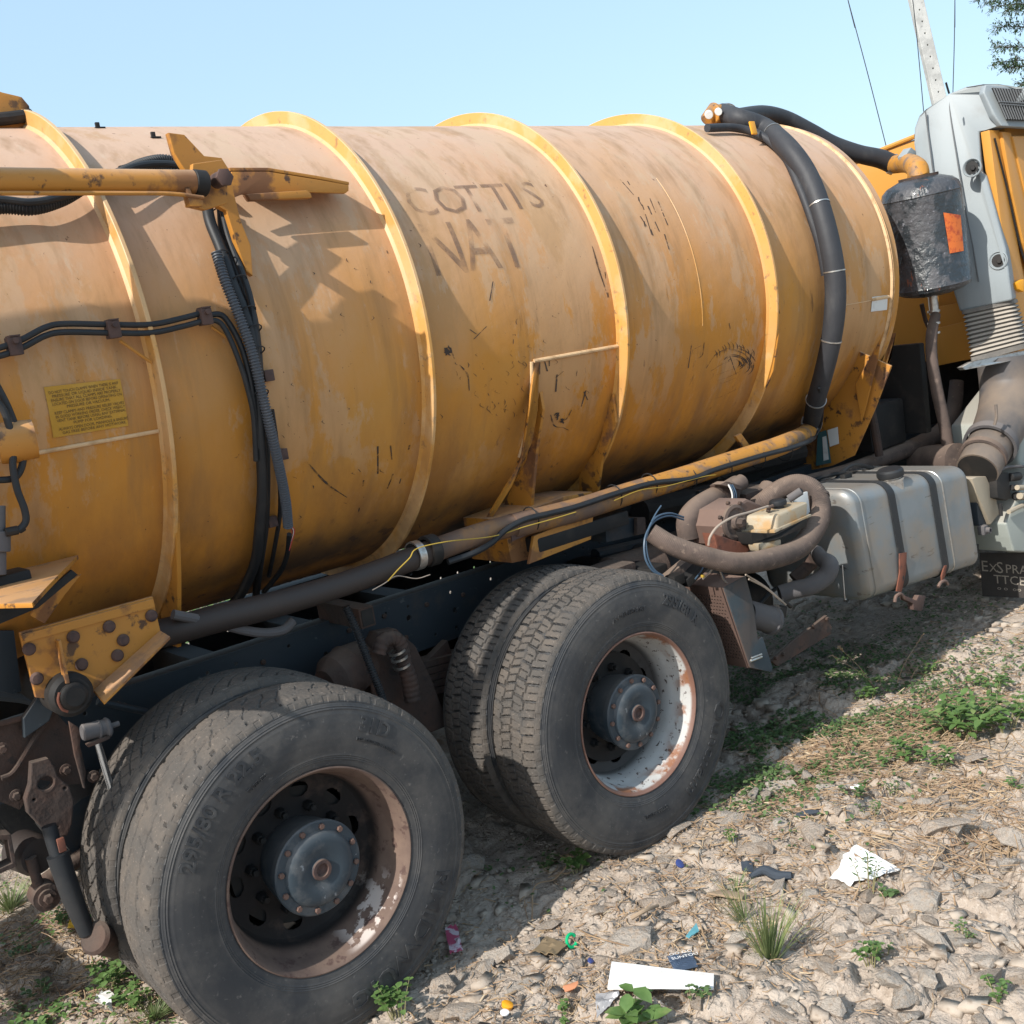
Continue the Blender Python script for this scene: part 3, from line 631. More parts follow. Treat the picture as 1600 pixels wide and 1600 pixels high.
# loops at the left edge
tp('hydraulic_hose',tube([Y(-12,620,.22),Y(5,640,.22),Y(16,672,.22),Y(22,700,.22),Y(20,728,.22),Y(27,765,.22),Y(38,795,.22),Y(40,815,.22),Y(28,830,.22)],.009,10),BLK)
tp('hydraulic_hose',tube([Y(-6,600,.24),Y(14,640,.24),Y(32,690,.24),Y(36,720,.24),Y(25,745,.24),Y(0,750,.24),Y(-20,748,.24)],.009,10),BLK)
cc=Y(-4,695,.26); tp('yellow_valve_body',join(lathe([(0,.0001),(0,.05),(.03,.055),(.09,.05),(.09,.0001)],cc,(1,-.2,0),20)),YEL)
v0=Y(8,820,.22); 
tp('hose_fitting',join(cyl(Y(8,832,.22),Y(28,828,.22),.012,10),cyl(Y(30,829,.22),Y(38,824,.22),.009,8)),DARK)
tp('control_valve',join(cyl(Y(1,830,.24),Y(1,862,.24),.024,16),cyl(Y(1,790,.24),Y(1,832,.24),.012,12),cyl(Y(1,862,.24),Y(1,898,.24),.014,12)),GRYH)
# ---- rear shelf bracket and rear saddle
sh=[Z(122,867,.99),Z(37,888,.99),Z(-60,905,.99),Z(-60,945,.99),Z(50,942,.99),Z(72,918,.99)]
tp('shelf_bracket',extr(sh,(0,0,-.012),.002),YEL)
tp('shelf_bracket',extr([Y(122,898,.40),Y(60,950,.36),Y(0,975,.33),Y(-50,980,.33),Y(-50,948,.33),Y(50,943,.35),Y(112,890,.4)],(0,.012,0),.002),DARK)
tp('gusset_plate',extr([Y(128,897,.46),Y(60,935,.42),Y(48,962,.42),Y(70,975,.44),Y(100,930,.46)],(0,.012,0),.002),YEL)
tp('junction_box',box((Y(0,918,.30)),(.14,.1,.07),.006),DARK)
SAD=tp('rear_saddle_plate',plateY([(31,989),(236,933),(249,990),(200,1032),(146,1080),(100,1092),(56,1088)],.44,.014),YEL)
tp('saddle_strip',plateY([(34,992),(238,936),(241,948),(38,1003)],.428,.008,bevel=.001),YEL,parent=SAD)
for px,py in ((45,1014),(57,1060),(114,995),(127,1038),(170,979),(183,1024),(236,962),(192,1000)):
    c=Y(px,py,.43); tp('bolt_head',lathe([(0,.018),(.006,.018),(.012,.013),(.013,.0001)],c,(0,-1,0),18),BOLTM,parent=SAD)
a=Y(250,985,.42); b=Y(146,1078,.42)
tp('saddle_flange',extr([a,b,b+[0,-.07,-.025],a+[0,-.07,-.01]],(0,0,-.008),.001),YEL,parent=SAD)
tp('saddle_flange',extr([Y(86,1000,.43),Y(90,998,.43),Y(104,1065,.40),Y(98,1066,.40)],(0,-.03,0),.001),YEL,parent=SAD)
# ring foot below the rear ring
tp('ring_foot',extr([X(233,780,-.065),X(272,760,-.065),X(277,900,-.065),X(277,1012,-.065),X(262,1006,-.065),X(240,920,-.065)],(.014,0,0),.002),YEL)
# grease-black spring eye and brackets, lower left
e=Y(110,1085,.40); EY=tp('grease_caked_pivot',join(cyl(e-[0,.02,0],e+[0,.4,0],.062,28,.2),cyl(e-[0,.045,0],e-[0,.01,0],.038,20,.3)),DARK)
tp('pivot_crescent',tube([Y(93,1082,.37),Y(91,1095,.37),Y(97,1108,.37),Y(106,1112,.37)],.004,6),RED,parent=EY)
tp('suspension_hanger',plateY([(58,1092),(84,1112),(118,1150),(131,1205),(129,1222),(106,1223),(60,1215),(28,1262),(0,1250),(-60,1260),(-60,1128),(0,1131),(36,1122)],.56,.03),RUST)
tp('hanger_rib',tube([Y(2,1216,.52),Y(22,1205,.52),Y(50,1160,.52),Y(82,1113,.52)],.008,8,4),RUST)
tp('hanger_rib',tube([Y(-40,1140,.52),Y(0,1131,.52),Y(36,1122,.52)],.008,8,4),RUST)
tp('frame_bracket',plateY([(36,1122),(62,1083),(88,1090),(74,1125),(38,1150)],.50,.02),FRAME)
SK=tp('shackle_plate',plateY([(49,1192),(72,1186),(80,1196),(86,1213),(104,1228),(111,1250),(108,1285),(101,1302),(84,1305),(62,1287),(44,1268),(40,1247),(47,1225)],.44,.022,holes=((69,1222,.026,.023),(51,1248,.008),(99,1230,.008),(88,1290,.006)),bevel=.004),RUST)
tp('rim_lip',tube([Y(56,1233,.428),Y(72,1238,.428),Y(84,1228,.428),Y(86,1215,.428)],.004,6,6),RUST,parent=SK)
for px,py in ((103,1203),(25,1243),(146,1213),(3,1170)):
    c=Y(px,py,.5); tp('hex_bolt',join(lathe([(0,.018),(.004,.018),(.005,.012)],c,(0,-1,0),18),hexbolt(c-[0,.004,0],(0,-1,0),.012,.012)),RUST)
tp('bracket_arm',extr([Y(108,1127,.42),Y(122,1136,.42),Y(127,1150,.42),Y(124,1170,.42),Y(134,1232,.42),Y(131,1232,.42),Y(117,1180,.42)],(0,.012,0),.002),STEEL if False else RUST)
bu=tp('bushing',join(cyl(Y(128,1145,.40),Y(166,1136,.40),.024,20,.15),cyl(Y(163,1138,.40),Y(172,1135,.40),.029,20,.2),cyl(Y(172,1135,.40),Y(186,1130,.40),.008,10),cyl(Y(152,1140,.4),Y(157,1139,.4),.027,20)),GRYH)
tp('bushing_tab',extr([Y(136,1164,.38),Y(160,1153,.38),Y(171,1149,.38),Y(173,1154,.38),Y(150,1164,.38),Y(139,1168,.38)],(0,.02,0),.002),RUST,parent=bu)
tp('damper_rod',cyl(Y(152,1160,.42),Y(178,1245,.42),.010,14),CHROME)
# damper at the lower left with its eye, and second link
dm=tp('shock_absorber',join(tube([Y(76,1290,.36),Y(88,1330,.35),Y(97,1350,.34)],.020,14,2),tube([Y(90,1335,.34),Y(112,1400,.33),Y(136,1458,.32)],[.030,.028,.022],16,2)),BLK)
tp('mount_eye',join(cyl(Y(150,1466,.30),Y(185,1476,.46),.040,22,.2),cyl(Y(146,1465,.29),Y(153,1466,.30),.046,22,.2)),RUST,parent=dm)
tp('dust_clip',box(Y(96,1320,.32),(.02,.01,.04),.003),RED,parent=dm)
lk=tp('stabiliser_link',tube([Y(48,1340,.45),Y(56,1370,.45),Y(64,1392,.45)],[.016,.014,.018],12,3),RUST)
c=Y(69,1398,.45); tp('link_eye',join(lathe([(-.03,.02),(-.03,.038),(.03,.038),(.03,.02)],c,(0,1,0),24,True),lathe([(-.035,.0001),(-.035,.024),(-.03,.026)],c,(0,1,0),20),hexbolt(c-[0,.035,0],(0,-1,0),.014,.014)),RUST,parent=lk)
tp('axle_tube',cyl(Y(70,1378,.62),Y(140,1330,.62),.024,16),RUST)
o_=[Y(-20,1306,.42),Y(15,1304,.42),Y(24,1352,.42),Y(-20,1372,.42)]
i_=[(p-np.mean(o_,0))*.80+np.mean(o_,0) for p in o_]
V,F=curve_fill([(p[0],p[2]) for p in o_],[[(p[0],p[2]) for p in i_]],.05,.002); tp('square_tube_end',(np.stack([V[:,0],.44-V[:,2],V[:,1]],-1),F),RUST)
tp('yellow_buffer',lathe([(-.06,.0001),(-.06,.05),(-.04,.058),(.04,.058),(.05,.0001)],Y(44,1332,.52),(-.2,1,0),20),PIPEY)
tp('dark_strut',tube([Y(0,1085,.75),Y(40,1090,.72),Y(62,1098,.7)],.02,8,3),FRAME)
tp('diagonal_stay',tube([Y(152,1096,.70),Y(190,1104,.70),Y(228,1112,.70)],.012,8,2),FRAME)
tp('side_panel',extr([Y(-40,985,.62),Y(22,985,.62),Y(34,1080,.62),Y(20,1085,.62),Y(-40,1070,.62)],(0,.012,0),.003),FRAME)
tp('spring_housing',lathe([(-.12,.0001),(-.12,.10),(.1,.12),(.12,.0001)],Y(128,1268,.75),(0,1,.1),24),FRAME)

# ---- chassis rails, cross members, subframe
def rail(y,sgn):
    out=[(-2.1,.265),(5.9,.265),(5.9,.481),(-2.1,.481)]
    H=[]
    for x in np.arange(-1.9,2.6,.105):
        for z in (.30,.445):
            if random.random()<.55: H.append(circ2(x,z,.0075,8))
    for x,z in ((.55,.37),(.72,.34),(.36,.36),(1.15,.37),(.93,.40),(1.5,.37)): H.append(circ2(x,z,.012,10))
    V,F=curve_fill(out,H,.009,0)
    web=(np.stack([V[:,0],y-V[:,2],V[:,1]],-1),F)
    return join(web,box((1.9,y+sgn*.035,.4855),(8,.08,.009),.001),box((1.9,y+sgn*.035,.2605),(8,.08,.009),.001))
tp('chassis_rail',rail(.80,1),FRAME); tp('chassis_rail',rail(1.62,-1),DARK)
for x in (-1.6,-.7,.25,.68,1.15,2.2,3.2,4.4): tp('cross_member',box((x,1.21,.34),(.10,.80,.13),.008),DARK)
tp('subframe_rail',box((2.8,.86,.545),(2.3,.07,.10),.006),DARK); tp('subframe_rail',box((2.8,1.56,.545),(2.3,.07,.10),.006),DARK)
for x,z in ((.82,.44),(.9,.33),(1.02,.43),(1.2,.42),(1.3,.33),(.1,.42),(.3,.42),(.66,.43),(.6,.32),(-.2,.43)): tp('rail_bolt',lathe([(0,.010),(.006,.010),(.009,.006),(.009,.0001)],(x,.795,z),(0,-1,0),10),RUST)
# cross tube stub
c=Y(567,963,.60); TS=tp('axle_bracket',extr([Y(640,1060,.70),Y(700,1000,.70),Y(706,1020,.70),Y(668,1130,.70),Y(645,1140,.70)],(0,.04,0),.006),RUST)
tp('square_tube_stub',join(box(c+[.00,.12,0],(.062,.30,.075),.004)),RUST)
tp('tube_dark_plate',box(c+[.0,-.031,0],(.046,.004,.058),.0),DARK,parent=TS)  # dark plate paints the shaded hollow of the stub
# big suction pipe running along the tank
pp=[(150,1022,.60),(230,996,.58),(290,980,.54),(345,965,.50),(420,947,.46),(520,918,.44),(600,890,.43),(660,867,.42),(740,838,.42),(820,815,.40)]
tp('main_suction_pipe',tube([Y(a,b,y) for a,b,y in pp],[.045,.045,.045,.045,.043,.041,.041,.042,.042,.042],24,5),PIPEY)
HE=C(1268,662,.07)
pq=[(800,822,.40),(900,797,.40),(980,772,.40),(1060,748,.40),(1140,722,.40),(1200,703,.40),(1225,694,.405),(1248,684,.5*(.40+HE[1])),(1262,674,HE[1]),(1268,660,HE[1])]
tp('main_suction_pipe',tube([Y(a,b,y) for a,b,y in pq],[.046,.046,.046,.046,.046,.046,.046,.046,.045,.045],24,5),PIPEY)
for px,py in ((652,866),(655,866)):
    pass
c=Y(650,868,.42); dx=Y(660,865,.42)-c
tp('pipe_clamp',lathe([(-.014,.046),(-.014,.052),(.014,.052),(.014,.046)],c,dx,28),STEEL); tp('pipe_clamp',lathe([(-.02,.044),(-.02,.056),(.02,.056),(.02,.044)],Y(672,860,.42),dx,28),DARK)
tp('vent_pipe',tube([Y(270,960,.5),Y(330,972,.5),Y(400,988,.48),(Y(440,985,.48)),Y(458,970,.48)],.016,10),GRYH)
tp('power_cable',tube([Y(1272,684,HE[1]-.05),Y(1262,690,.36),Y(1235,700,.345),Y(1190,712,.345),Y(1120,733,.345),Y(1080,748,.345),Y(1020,755,.345),Y(960,772,.345),Y(900,792,.345),Y(860,802,.345),Y(820,812,.345),Y(790,828,.345),Y(768,848,.36),Y(740,864,.38),Y(700,878,.40)],.0115,10),BLK)
tp('power_cable',tube([C(1280,606,.10),C(1285,640,.10),Y(1281,668,HE[1]-.05),Y(1272,684,HE[1]-.05)],.007,8),BLK)
tp('yellow_wire',tube([Y(900,800,.335),Y(860,812,.335),Y(820,823,.335),Y(770,838,.345),Y(700,846,.35),Y(652,857,.36),Y(640,872,.36),Y(622,890,.37),Y(606,908,.38)],.0022,6),YELT)
tp('yellow_wire',tube([Y(960,782,.335),Y(1000,766,.335),Y(1040,760,.335),Y(1098,745,.335),Y(1118,742,.33)],.0018,6),YELT)
tp('frayed_wire',tube([Y(582,922,.38),Y(600,912,.38),Y(620,900,.38),Y(650,904,.37),(Y(672,898,.37))],.0018,6),WHTT)
for px,py in ((1235,701),(1192,712),(1140,727),(1085,744),(1023,754),(968,772),(838,808)):
    c=Y(px,py,.36); tp('cable_tie',tube([c+.0475*np.array([0,math.cos(t),math.sin(t)])+[0,.035,-.01] for t in np.linspace(0,2*PI,17)],.0025,6,1),BLK)

# ---- mid saddle
def onx(px,py,x): return X(px,py,x)
xs1=ax[0]+.01
tp('saddle_web',extr([X(843,612,xs1+.02),X(848,640,xs1+.02),X(838,700,xs1+.02),X(829,800,xs1+.02),X(775,818,xs1+.02),X(800,760,xs1+.02),X(822,720,xs1+.02)],(.014,0,0),.002),YEL)
tp('saddle_web',extr([Y(836,566,.352),Y(843,566,.350),Y(840,640,.345),Y(832,690,.38),Y(800,760,.5),Y(770,808,.56),Y(762,808,.58),Y(815,720,.42),Y(826,650,.35)],(0,.01,0),.001),YEL)
tp('saddle_web',extr([X(957,615,1.80),X(962,660,1.80),X(940,720,1.80),X(933,775,1.80),X(905,780,1.80),X(905,735,1.80),X(935,700,1.80),X(948,640,1.80)],(.014,0,0),.002),YEL)
tp('saddle_foot',extr([Y(785,812,.47),Y(884,775,.47),Y(926,768,.47),Y(922,838,.47),Y(836,872,.47),Y(800,880,.47)],(0,.25,0),.004),YEL)
tp('saddle_foot',plateY([(833,838),(925,800),(921,842),(826,880)],.41,.012),YEL)
tp('rust_patch',plateY([(798,832),(812,828),(846,815),(852,822),(800,845)],.385,.004),BOLTM)
# bracket under ring 4
tp('ring_stay',plateY([(1148,682),(1156,678),(1172,700),(1166,708)],.46,.012),YEL)
tp('ring_foot',extr([X(1204,560,2.785),X(1217,520,2.785),X(1208,580,2.785),X(1180,640,2.785),X(1120,722,2.785),X(1085,735,2.785),X(1140,690,2.785)],(.012,0,0),.001),YEL)
# ---- front saddle
tp('front_saddle',extr([X(1322,540,3.60),X(1392,572,3.60),X(1366,640,3.60),X(1334,712,3.60),X(1300,728,3.60),X(1228,742,3.60),X(1222,706,3.60),X(1262,676,3.60),X(1290,600,3.60)],(.014,0,0),.002),YEL)
tp('saddle_rib',extr([X(1377,524,3.59),X(1374,532,3.59),X(1336,600,3.59),X(1346,660,3.59),X(1352,640,3.59),X(1372,560,3.59)],(-.03,-.02,0),.003),YEL)
tp('front_saddle_edge',extr([Y(1392,560,.46),Y(1400,520,.42),Y(1366,640,.50),Y(1336,712,.55),Y(1330,712,.55),Y(1360,640,.50)],(0,.02,0),.001),YEL)
g=[X(1293,672,3.585),X(1309,667,3.585),X(1311,693,3.585),X(1297,698,3.585)]; tp('data_label',extr(g,(-.002,0,0),0),WHT)
g=[X(1278,676,3.583),X(1291,672,3.583),X(1299,723,3.583),X(1275,728,3.583)]; LB=tp('data_label',extr(g,(-.002,0,0),0),DGRN)
g2=[X(1285,683,3.578),X(1291,681,3.578),X(1295,718,3.578),X(1287,720,3.578)]; tp('label_panel',extr(g2,(-.001,0,0),0),WHT,parent=LB)
for px,py in ((1350,624),(1347,644)): c=X(px,py,3.59); tp('dark_hole_disc',lathe([(0,.009),(.003,.009),(.003,.0001)],c,(-1,0,0),12),DARK)  # dark discs in place of real holes and their shade
tp('tank_stay',tube([Y(1361,640,.55),Y(1367,670,.55),Y(1374,712,.55)],.022,10,2),RUST)

# ---- suction hoses over the tank front
hs=[(1128,176),(1155,185),(1195,200),(1232,232),(1262,275),(1283,330),(1298,390),(1305,440),(1304,490),(1297,540),(1285,590),(1275,625),(1268,662)]
HS=tp('suction_hose',tube([C(a,b,.07) if b>200 else Y(a,b,{176:.93,185:.78}.get(b,.7)) for a,b in hs],[.045,.046,.047,.049,.049,.049,.049,.049,.049,.047,.046,.045,.045],24,6),HOSE)
HQ=smoothpath([C(a,b,.07) if b>200 else Y(a,b,{176:.93,185:.78}.get(b,.7)) for a,b in hs],6)
for px,py in ((1195,200),(1284,325),(1304,424),(1299,533),(1276,622)):
    t_=C(px,py,.07); k_=int(np.argmin(np.linalg.norm(HQ-t_,axis=1))); k_=min(max(k_,1),len(HQ)-2); d=HQ[k_+1]-HQ[k_-1]
    tp('hose_clip_band',lathe([(-.003,.047),(-.003,.0512),(.003,.0512),(.003,.047)],HQ[k_],d,26),STEEL,parent=HS)
c=HE; tp('end_clamp',lathe([(-.018,.045),(-.018,.053),(.018,.053),(.018,.045)],c,C(1275,625,.07)-c,26),STEEL,parent=HS)
tp('air_hose',tube([C(1105,200,.03)]+[C(a,b,.03) for a,b in ((1150,200),(1190,212),(1225,243),(1246,285),(1262,325),(1280,380),(1290,430))],.020,12),HOSE)
f0=Y(1110,178,.95)
tp('hose_coupling',join(cyl(Y(1104,188,.95),Y(1118,168,.95),.035,20,.2),cyl(Y(1114,178,.93),Y(1134,178,.93),.046,24,.1)),OCHR if False else PIPEY)
tp('coupling_clamp',lathe([(-.012,.045),(-.012,.052),(.012,.052),(.012,.045)],Y(1136,178,.92),Y(1150,184,.8)-Y(1136,178,.92),24),STEEL)
tp('coupling_bolt',join(cyl(Y(1107,178,.9),Y(1108,180,.88),.02,12),cyl(Y(1122,174,.88),Y(1123,175,.86),.018,12)),WHT)
for px,py in ((1172,202),(1239,252)):
    c=C(px,py,.055); tp('hose_clip',extr([c+[-.02,-.01,.03],c+[.02,-.01,.03],c+[.02,-.02,-.03],c+[-.02,-.02,-.03]],(0,-.006,.004),.001),ORGC)
h2=[(1150,182,.98),(1190,178,1.05),(1225,185,1.05),(1265,205,1.0),(1300,225,.95),(1340,240,.88),(1375,248,.82),(1396,257,.78)]
tp('suction_hose',tube([Y(a,b,y) for a,b,y in h2],[.04,.045,.045,.045,.047,.05,.053,.053],20,6),HOSE)
# ---- drum (moisture trap) and its elbow
dt=Y(1437,292,.40); db=Y(1459,455,.40); dn=(dt-db); L=np.linalg.norm(dn); dn/=L
DR=tp('moisture_trap_drum',lathe([(-.02,.0001),(-.018,.09),(-.004,.15),(.015,.190),(.03,.196),(.034,.2),(.04,.197),(L-.05,.200),(L-.045,.204),(L-.035,.200),(L-.005,.192),(L+.02,.165),(L+.045,.10),(L+.055,.0001)],db,dn,48),DRUM)
e0=dt+dn*.045; tp('elbow_pipe',tube([e0,e0+dn*.05,Y(1418,255,.62),Y(1398,257,.76)],[.056,.054,.052,.050],20,5),PIPEY,parent=DR)
tp('flange_plate',lathe([(0,.0001),(0,.10),(.012,.10),(.012,.0001)],e0,dn,24),RUST,parent=DR)
tp('hose_clamp',lathe([(-.014,.052),(-.014,.058),(.014,.058),(.014,.052)],Y(1396,257,.77),Y(1375,248,.82)-Y(1396,257,.77),24),STEEL,parent=DR)
# orange patch on the drum (follows the curve)
def drumpatch(px):
    V=[];F=[]
    def hit(a,b):
        d=ray(a,b); O=CP-db; dp=d-dn*(d@dn); op=O-dn*(O@dn); A=dp@dp;B=2*dp@op;Cc=op@op-.202**2; k=(-B-math.sqrt(max(B*B-4*A*Cc,0)))/2/A; return CP+k*d
    n=6
    for i in range(n+1):
        for j in range(n+1):
            s,t=i/n,j/n; a=(1-t)*((1-s)*px[0][0]+s*px[1][0])+t*((1-s)*px[3][0]+s*px[2][0]); b=(1-t)*((1-s)*px[0][1]+s*px[1][1])+t*((1-s)*px[3][1]+s*px[2][1]); V.append(hit(a,b))
    for i in range(n):
        for j in range(n): F.append((i*(n+1)+j,(i+1)*(n+1)+j,(i+1)*(n+1)+j+1,i*(n+1)+j+1))
    return np.array(V),F
tp('orange_reflector',drumpatch([(1474,332),(1501,336),(1506,392),(1484,396)]),OCHR,parent=DR)
tp('drain_neck',join(cyl(Y(1457,462,.47),Y(1460,492,.47),.026,16),lathe([(0,.034),(.012,.034)],Y(1459,488,.47),(0,0,1),20,True)),STEEL,parent=DR)
tp('drain_hose',tube([Y(1462,492,.45),Y(1456,520,.43),Y(1456,560,.42),Y(1464,610,.40),Y(1475,660,.38),Y(1484,715,.37)],[.026,.030,.030,.032,.032,.032],16,6),BRN)
for px,py in ((1459,505),(1459,520)): tp('hose_clamp',lathe([(-.006,.03),(-.006,.034),(.006,.034),(.006,.03)],Y(px,py,.44),(0,.0,1),18),STEEL)
tp('rust_stay',tube([Y(1440,475,.55),Y(1446,500,.55),Y(1453,515,.55)],.012,8,2),RUST)
# tank-front lower pipes
tp('coolant_pipe',tube([Y(1240,757,.62),Y(1320,736,.62),Y(1390,712,.62),Y(1445,690,.62),Y(1475,670,.62),Y(1490,640,.62),Y(1495,595,.62)],[.03,.035,.045,.05,.05,.045,.04],18,6),BRN)
tp('round_canister',lathe([(-.1,.0001),(-.1,.085),(.0,.095),(.2,.095),(.22,.0001)],Y(1455,722,.5),(-.3,-1,.1),28),BRN)
tp('bracket_rods',join(tube([Y(1255,755,.4),Y(1290,744,.4),Y(1320,738,.4)],.01,8,2),box(Y(1322,745,.35),(.06,.03,.03),.004),tube([Y(1262,762,.35),Y(1300,750,.35)],.008,8,2)),DARK)

# ---- brown machinery on the side: pump, hoses, reservoir
lp=[(1017,832),(1050,852),(1095,868),(1150,880),(1200,874),(1245,858),(1272,828),(1282,795),(1272,768),(1248,757),(1222,764),(1195,783),(1170,800)]
ly=[.12,.06,0,-.05,-.06,-.04,-.01,.02,.05,.10,.15,.2,.28]
tp('return_hose',tube([Y(a,b,y) for (a,b),y in zip(lp,ly)],[.036,.038,.040,.041,.042,.043,.044,.045,.045,.045,.044,.043,.04],22,8,corr=(.006,.0008)),BRN)
tp('hose_clamp',lathe([(-.006,.045),(-.006,.049),(.006,.049),(.006,.045)],Y(1278,776,.04),Y(1282,795,.02)-Y(1275,765,.06),26),BRN)
tp('pump_elbow',tube([Y(1077,840,.28),Y(1075,815,.28),Y(1088,795,.28),Y(1112,780,.28),Y(1135,768,.3),Y(1150,757,.34)],[.048,.048,.046,.046,.044,.04],20,6),BRN)
pb=plateY([(1112,800),(1140,783),(1168,795),(1172,830),(1160,848),(1140,858),(1112,846),(1106,822)],.18,.16,bevel=.012)
PU=tp('pump_body',pb,BRNBOX)
c=Y(1146,816,.09); tp('pump_ring',join(lathe([(0,.072),(.012,.072),(.016,.060),(.010,.05),(.012,.03),(.03,.026),(.032,.0001)],c,(0,-1,0),30)),BRN,parent=PU)
tp('pump_nut',join(hexbolt(c+[0,-.03,0],(0,-1,0),.02,.025)),RUST,parent=PU)
for k in range(7):
    a=k*2*PI/7; tp('hex_bolt',hexbolt(c+.085*np.array([math.cos(a),0,math.sin(a)])+[0,.005,0],(0,-1,0),.009,.012),RUST,parent=PU)
tp('pump_cover',plateY([(1108,836),(1138,846),(1166,852),(1150,872),(1115,862)],.10,.05,bevel=.006),RED)
tp('pump_outlet',join(cyl(Y(1135,768,.3),Y(1160,752,.3),.034,18),cyl(Y(1182,792,.3),Y(1205,762,.3),.05,18,.2)),BRN)
tp('pump_block',box(Y(1170,785,.36),(.22,.16,.13),.02),RUST)
# reservoir
R0=[Y(1178,801,.02),Y(1217,798,-.03),Y(1215,828,-.03),Y(1176,824,.02)]
rs=[Y(1179,800,.03),Y(1213,803,-.06),Y(1262,783,-.06),Y(1262,806,-.06),Y(1214,830,-.06),Y(1178,826,.03)]
def hexa(nr,depth,b,seg=3): return extr(nr,depth,b,seg)
ra=Y(1214,804,-.05); rb=Y(1263,783,-.05); rc=Y(1262,806,-.05); rd=Y(1213,832,-.05)
RV=tp('fluid_reservoir',extr([ra,rb,rc,rd],(-.035,.13,.0),.014,3),CREAM)
tp('reservoir_lip',extr([Y(1210,828,-.055),Y(1268,803,-.055),Y(1268,807,-.055),Y(1211,833,-.055)],(-.04,.14,0),.002),CREAM,parent=RV)
cpn=Y(1216,790,.01); tp('reservoir_cap',lathe([(0,.022),(.012,.022),(.013,.034),(.022,.036),(.032,.034),(.036,.028),(.036,.0001)],cpn-[0,0,.01],(0,0,1),24),BLK,parent=RV)
tp('cap_cable_clip',join(cyl(Y(1198,794,.0),Y(1209,790,-.02),.007,8),cyl(Y(1202,790,.0),Y(1200,800,0),.009,10)),RUST,parent=RV)
tp('reservoir_tray',extr([Y(1174,832,.0),Y(1213,834,-.055),Y(1262,808,-.055),Y(1260,824,-.055),Y(1215,842,-.055),Y(1182,853,.0),Y(1173,850,.02)],(0,.12,0),.003),DARK)
tp('reservoir_base',extr([Y(1186,850,-.02),Y(1221,842,-.04),Y(1221,855,-.04),Y(1190,862,-.02)],(0,.06,0),.008),CREAM)
tp('pale_panel',extr([Y(1238,775,.03),Y(1262,768,.03),Y(1266,800,.03),Y(1250,815,.03)],(0,.01,0),.002),WHT)
tp('spout_pipe',cyl(Y(1232,780,.02),Y(1252,767,-.02),.017,16),GRYH); tp('spout_dark_disc',cyl(Y(1251.5,767.3,-.021),Y(1252.5,766.6,-.024),.012,14),DARK)  # dark disc paints the shade inside the spout
tp('white_air_tube',tube([Y(1107,852,-.02),Y(1110,838,-.03),Y(1122,822,-.04),Y(1145,808,-.05),Y(1172,800,-.05),Y(1200,791,-.05)],.0048,8),WHTT)
for o2 in (0,4): tp('blue_air_tube',tube([Y(1068,812-o2,.16),Y(1045,806-o2,.15),Y(1022,815-o2,.14),Y(1008+o2*.5,840,.13),Y(1008+o2,870,.12),Y(1018+o2,890,.11),Y(1032+o2,900,.1)],.0042,8),BLUT)
tp('blue_air_tube',tube([Y(1018,815,.13),Y(1025,802,.13),Y(1033,790,.13)],.003,6),BLUT)
for o2 in (0,3,6): tp('blue_air_tube',tube([Y(1138+o2,757,.2),Y(1143+o2,768,.19),Y(1144+o2,780,.19),Y(1138+o2,794,.2)],.0035,6),BLUT if o2 else WHT)
tp('worn_bracket',extr([Y(1125,757,.22),Y(1135,752,.2),Y(1162,760,.2),Y(1158,765,.2),Y(1138,760,.2)],(0,.05,0),.003),BRN)
tp('bracket_plate',extr([Y(1124,758,.24),Y(1140,752,.24),Y(1160,765,.24),Y(1155,785,.24),Y(1135,780,.24)],(0,.06,0),.01),RUST)
# brown tubes behind
sq=Y(1000,822,.44); tp('dark_square_tube',extr([Y(945,812,.45),Y(1000,808,.45),Y(1002,835,.45),Y(948,848,.45)],(0,.2,0),.003),FRAME)
oo=[Y(990,809,.44),Y(1003,808,.44),Y(1004,833,.44),Y(991,836,.44)]; tp('tube_end',extr(oo,(0,-.02,0),.002),RUST)
for c1,c2,r,mm in (((930,868),(1010,850),.03,FRAME),((1110,740),(1250,705),.05,DARK),((1000,800),(1130,770),.06,DARK)):
    tp('hydraulic_frame_tube',tube([Y(*c1,.72),Y(*c2,.72)],r,10,1),mm)
tp('grey_frame_plate',plateY([(1090,768),(1130,757),(1135,790),(1095,800)],.5,.02),FRAME)
# lower hose elbow and lower machinery
tp('lower_pump_hose',tube([Y(1218,928,.18),Y(1240,922,.14),Y(1268,915,.08),Y(1290,900,.04),Y(1296,882,.03),Y(1284,873,.08),Y(1276,862,.14)],[.036,.038,.039,.040,.039,.034,.03],20,6),GRYH)
tp('pump_leg',tube([Y(1278,860,.2),Y(1268,880,.25),Y(1240,905,.3)],.03,12,3),RUST)
for a1,a2 in (((1165,898),(1228,945)),((1170,905),(1222,940))): tp('white_air_tube',tube([Y(*a1,.05),Y((a1[0]+a2[0])/2,(a1[1]+a2[1])/2-4,.05),Y(*a2,.05)],.004,8),WHTT)
tp('grey_air_tube',tube([Y(1098,905,.05),Y(1110,893,.04),Y(1120,883,.04),Y(1130,905,.05),Y(1138,912,.05)],.0035,8),WHTT)
tp('blue_air_tube',tube([Y(1118,882,.06),Y(1126,892,.05),Y(1132,908,.05)],.003,6),BLUT)
tp('blue_air_tube',tube([Y(1086,905,.06),Y(1095,893,.06),Y(1100,883,.07)],.003,6),BLUT)
tp('yellow_cap',box(Y(1098,900,.04),(.012,.012,.012),.003),YELT)
tp('valve_block',join(box(Y(1085,893,.12),(.16,.06,.035),.005,R=Matrix.Rotation(-.35,3,'Y')),box(Y(1055,905,.12),(.06,.05,.04),.004)),DARK)
tp('valve_bracket',extr([Y(1038,905,.14),Y(1075,875,.14),Y(1092,882,.14),Y(1050,912,.14)],(0,.04,0),.003),BRN)
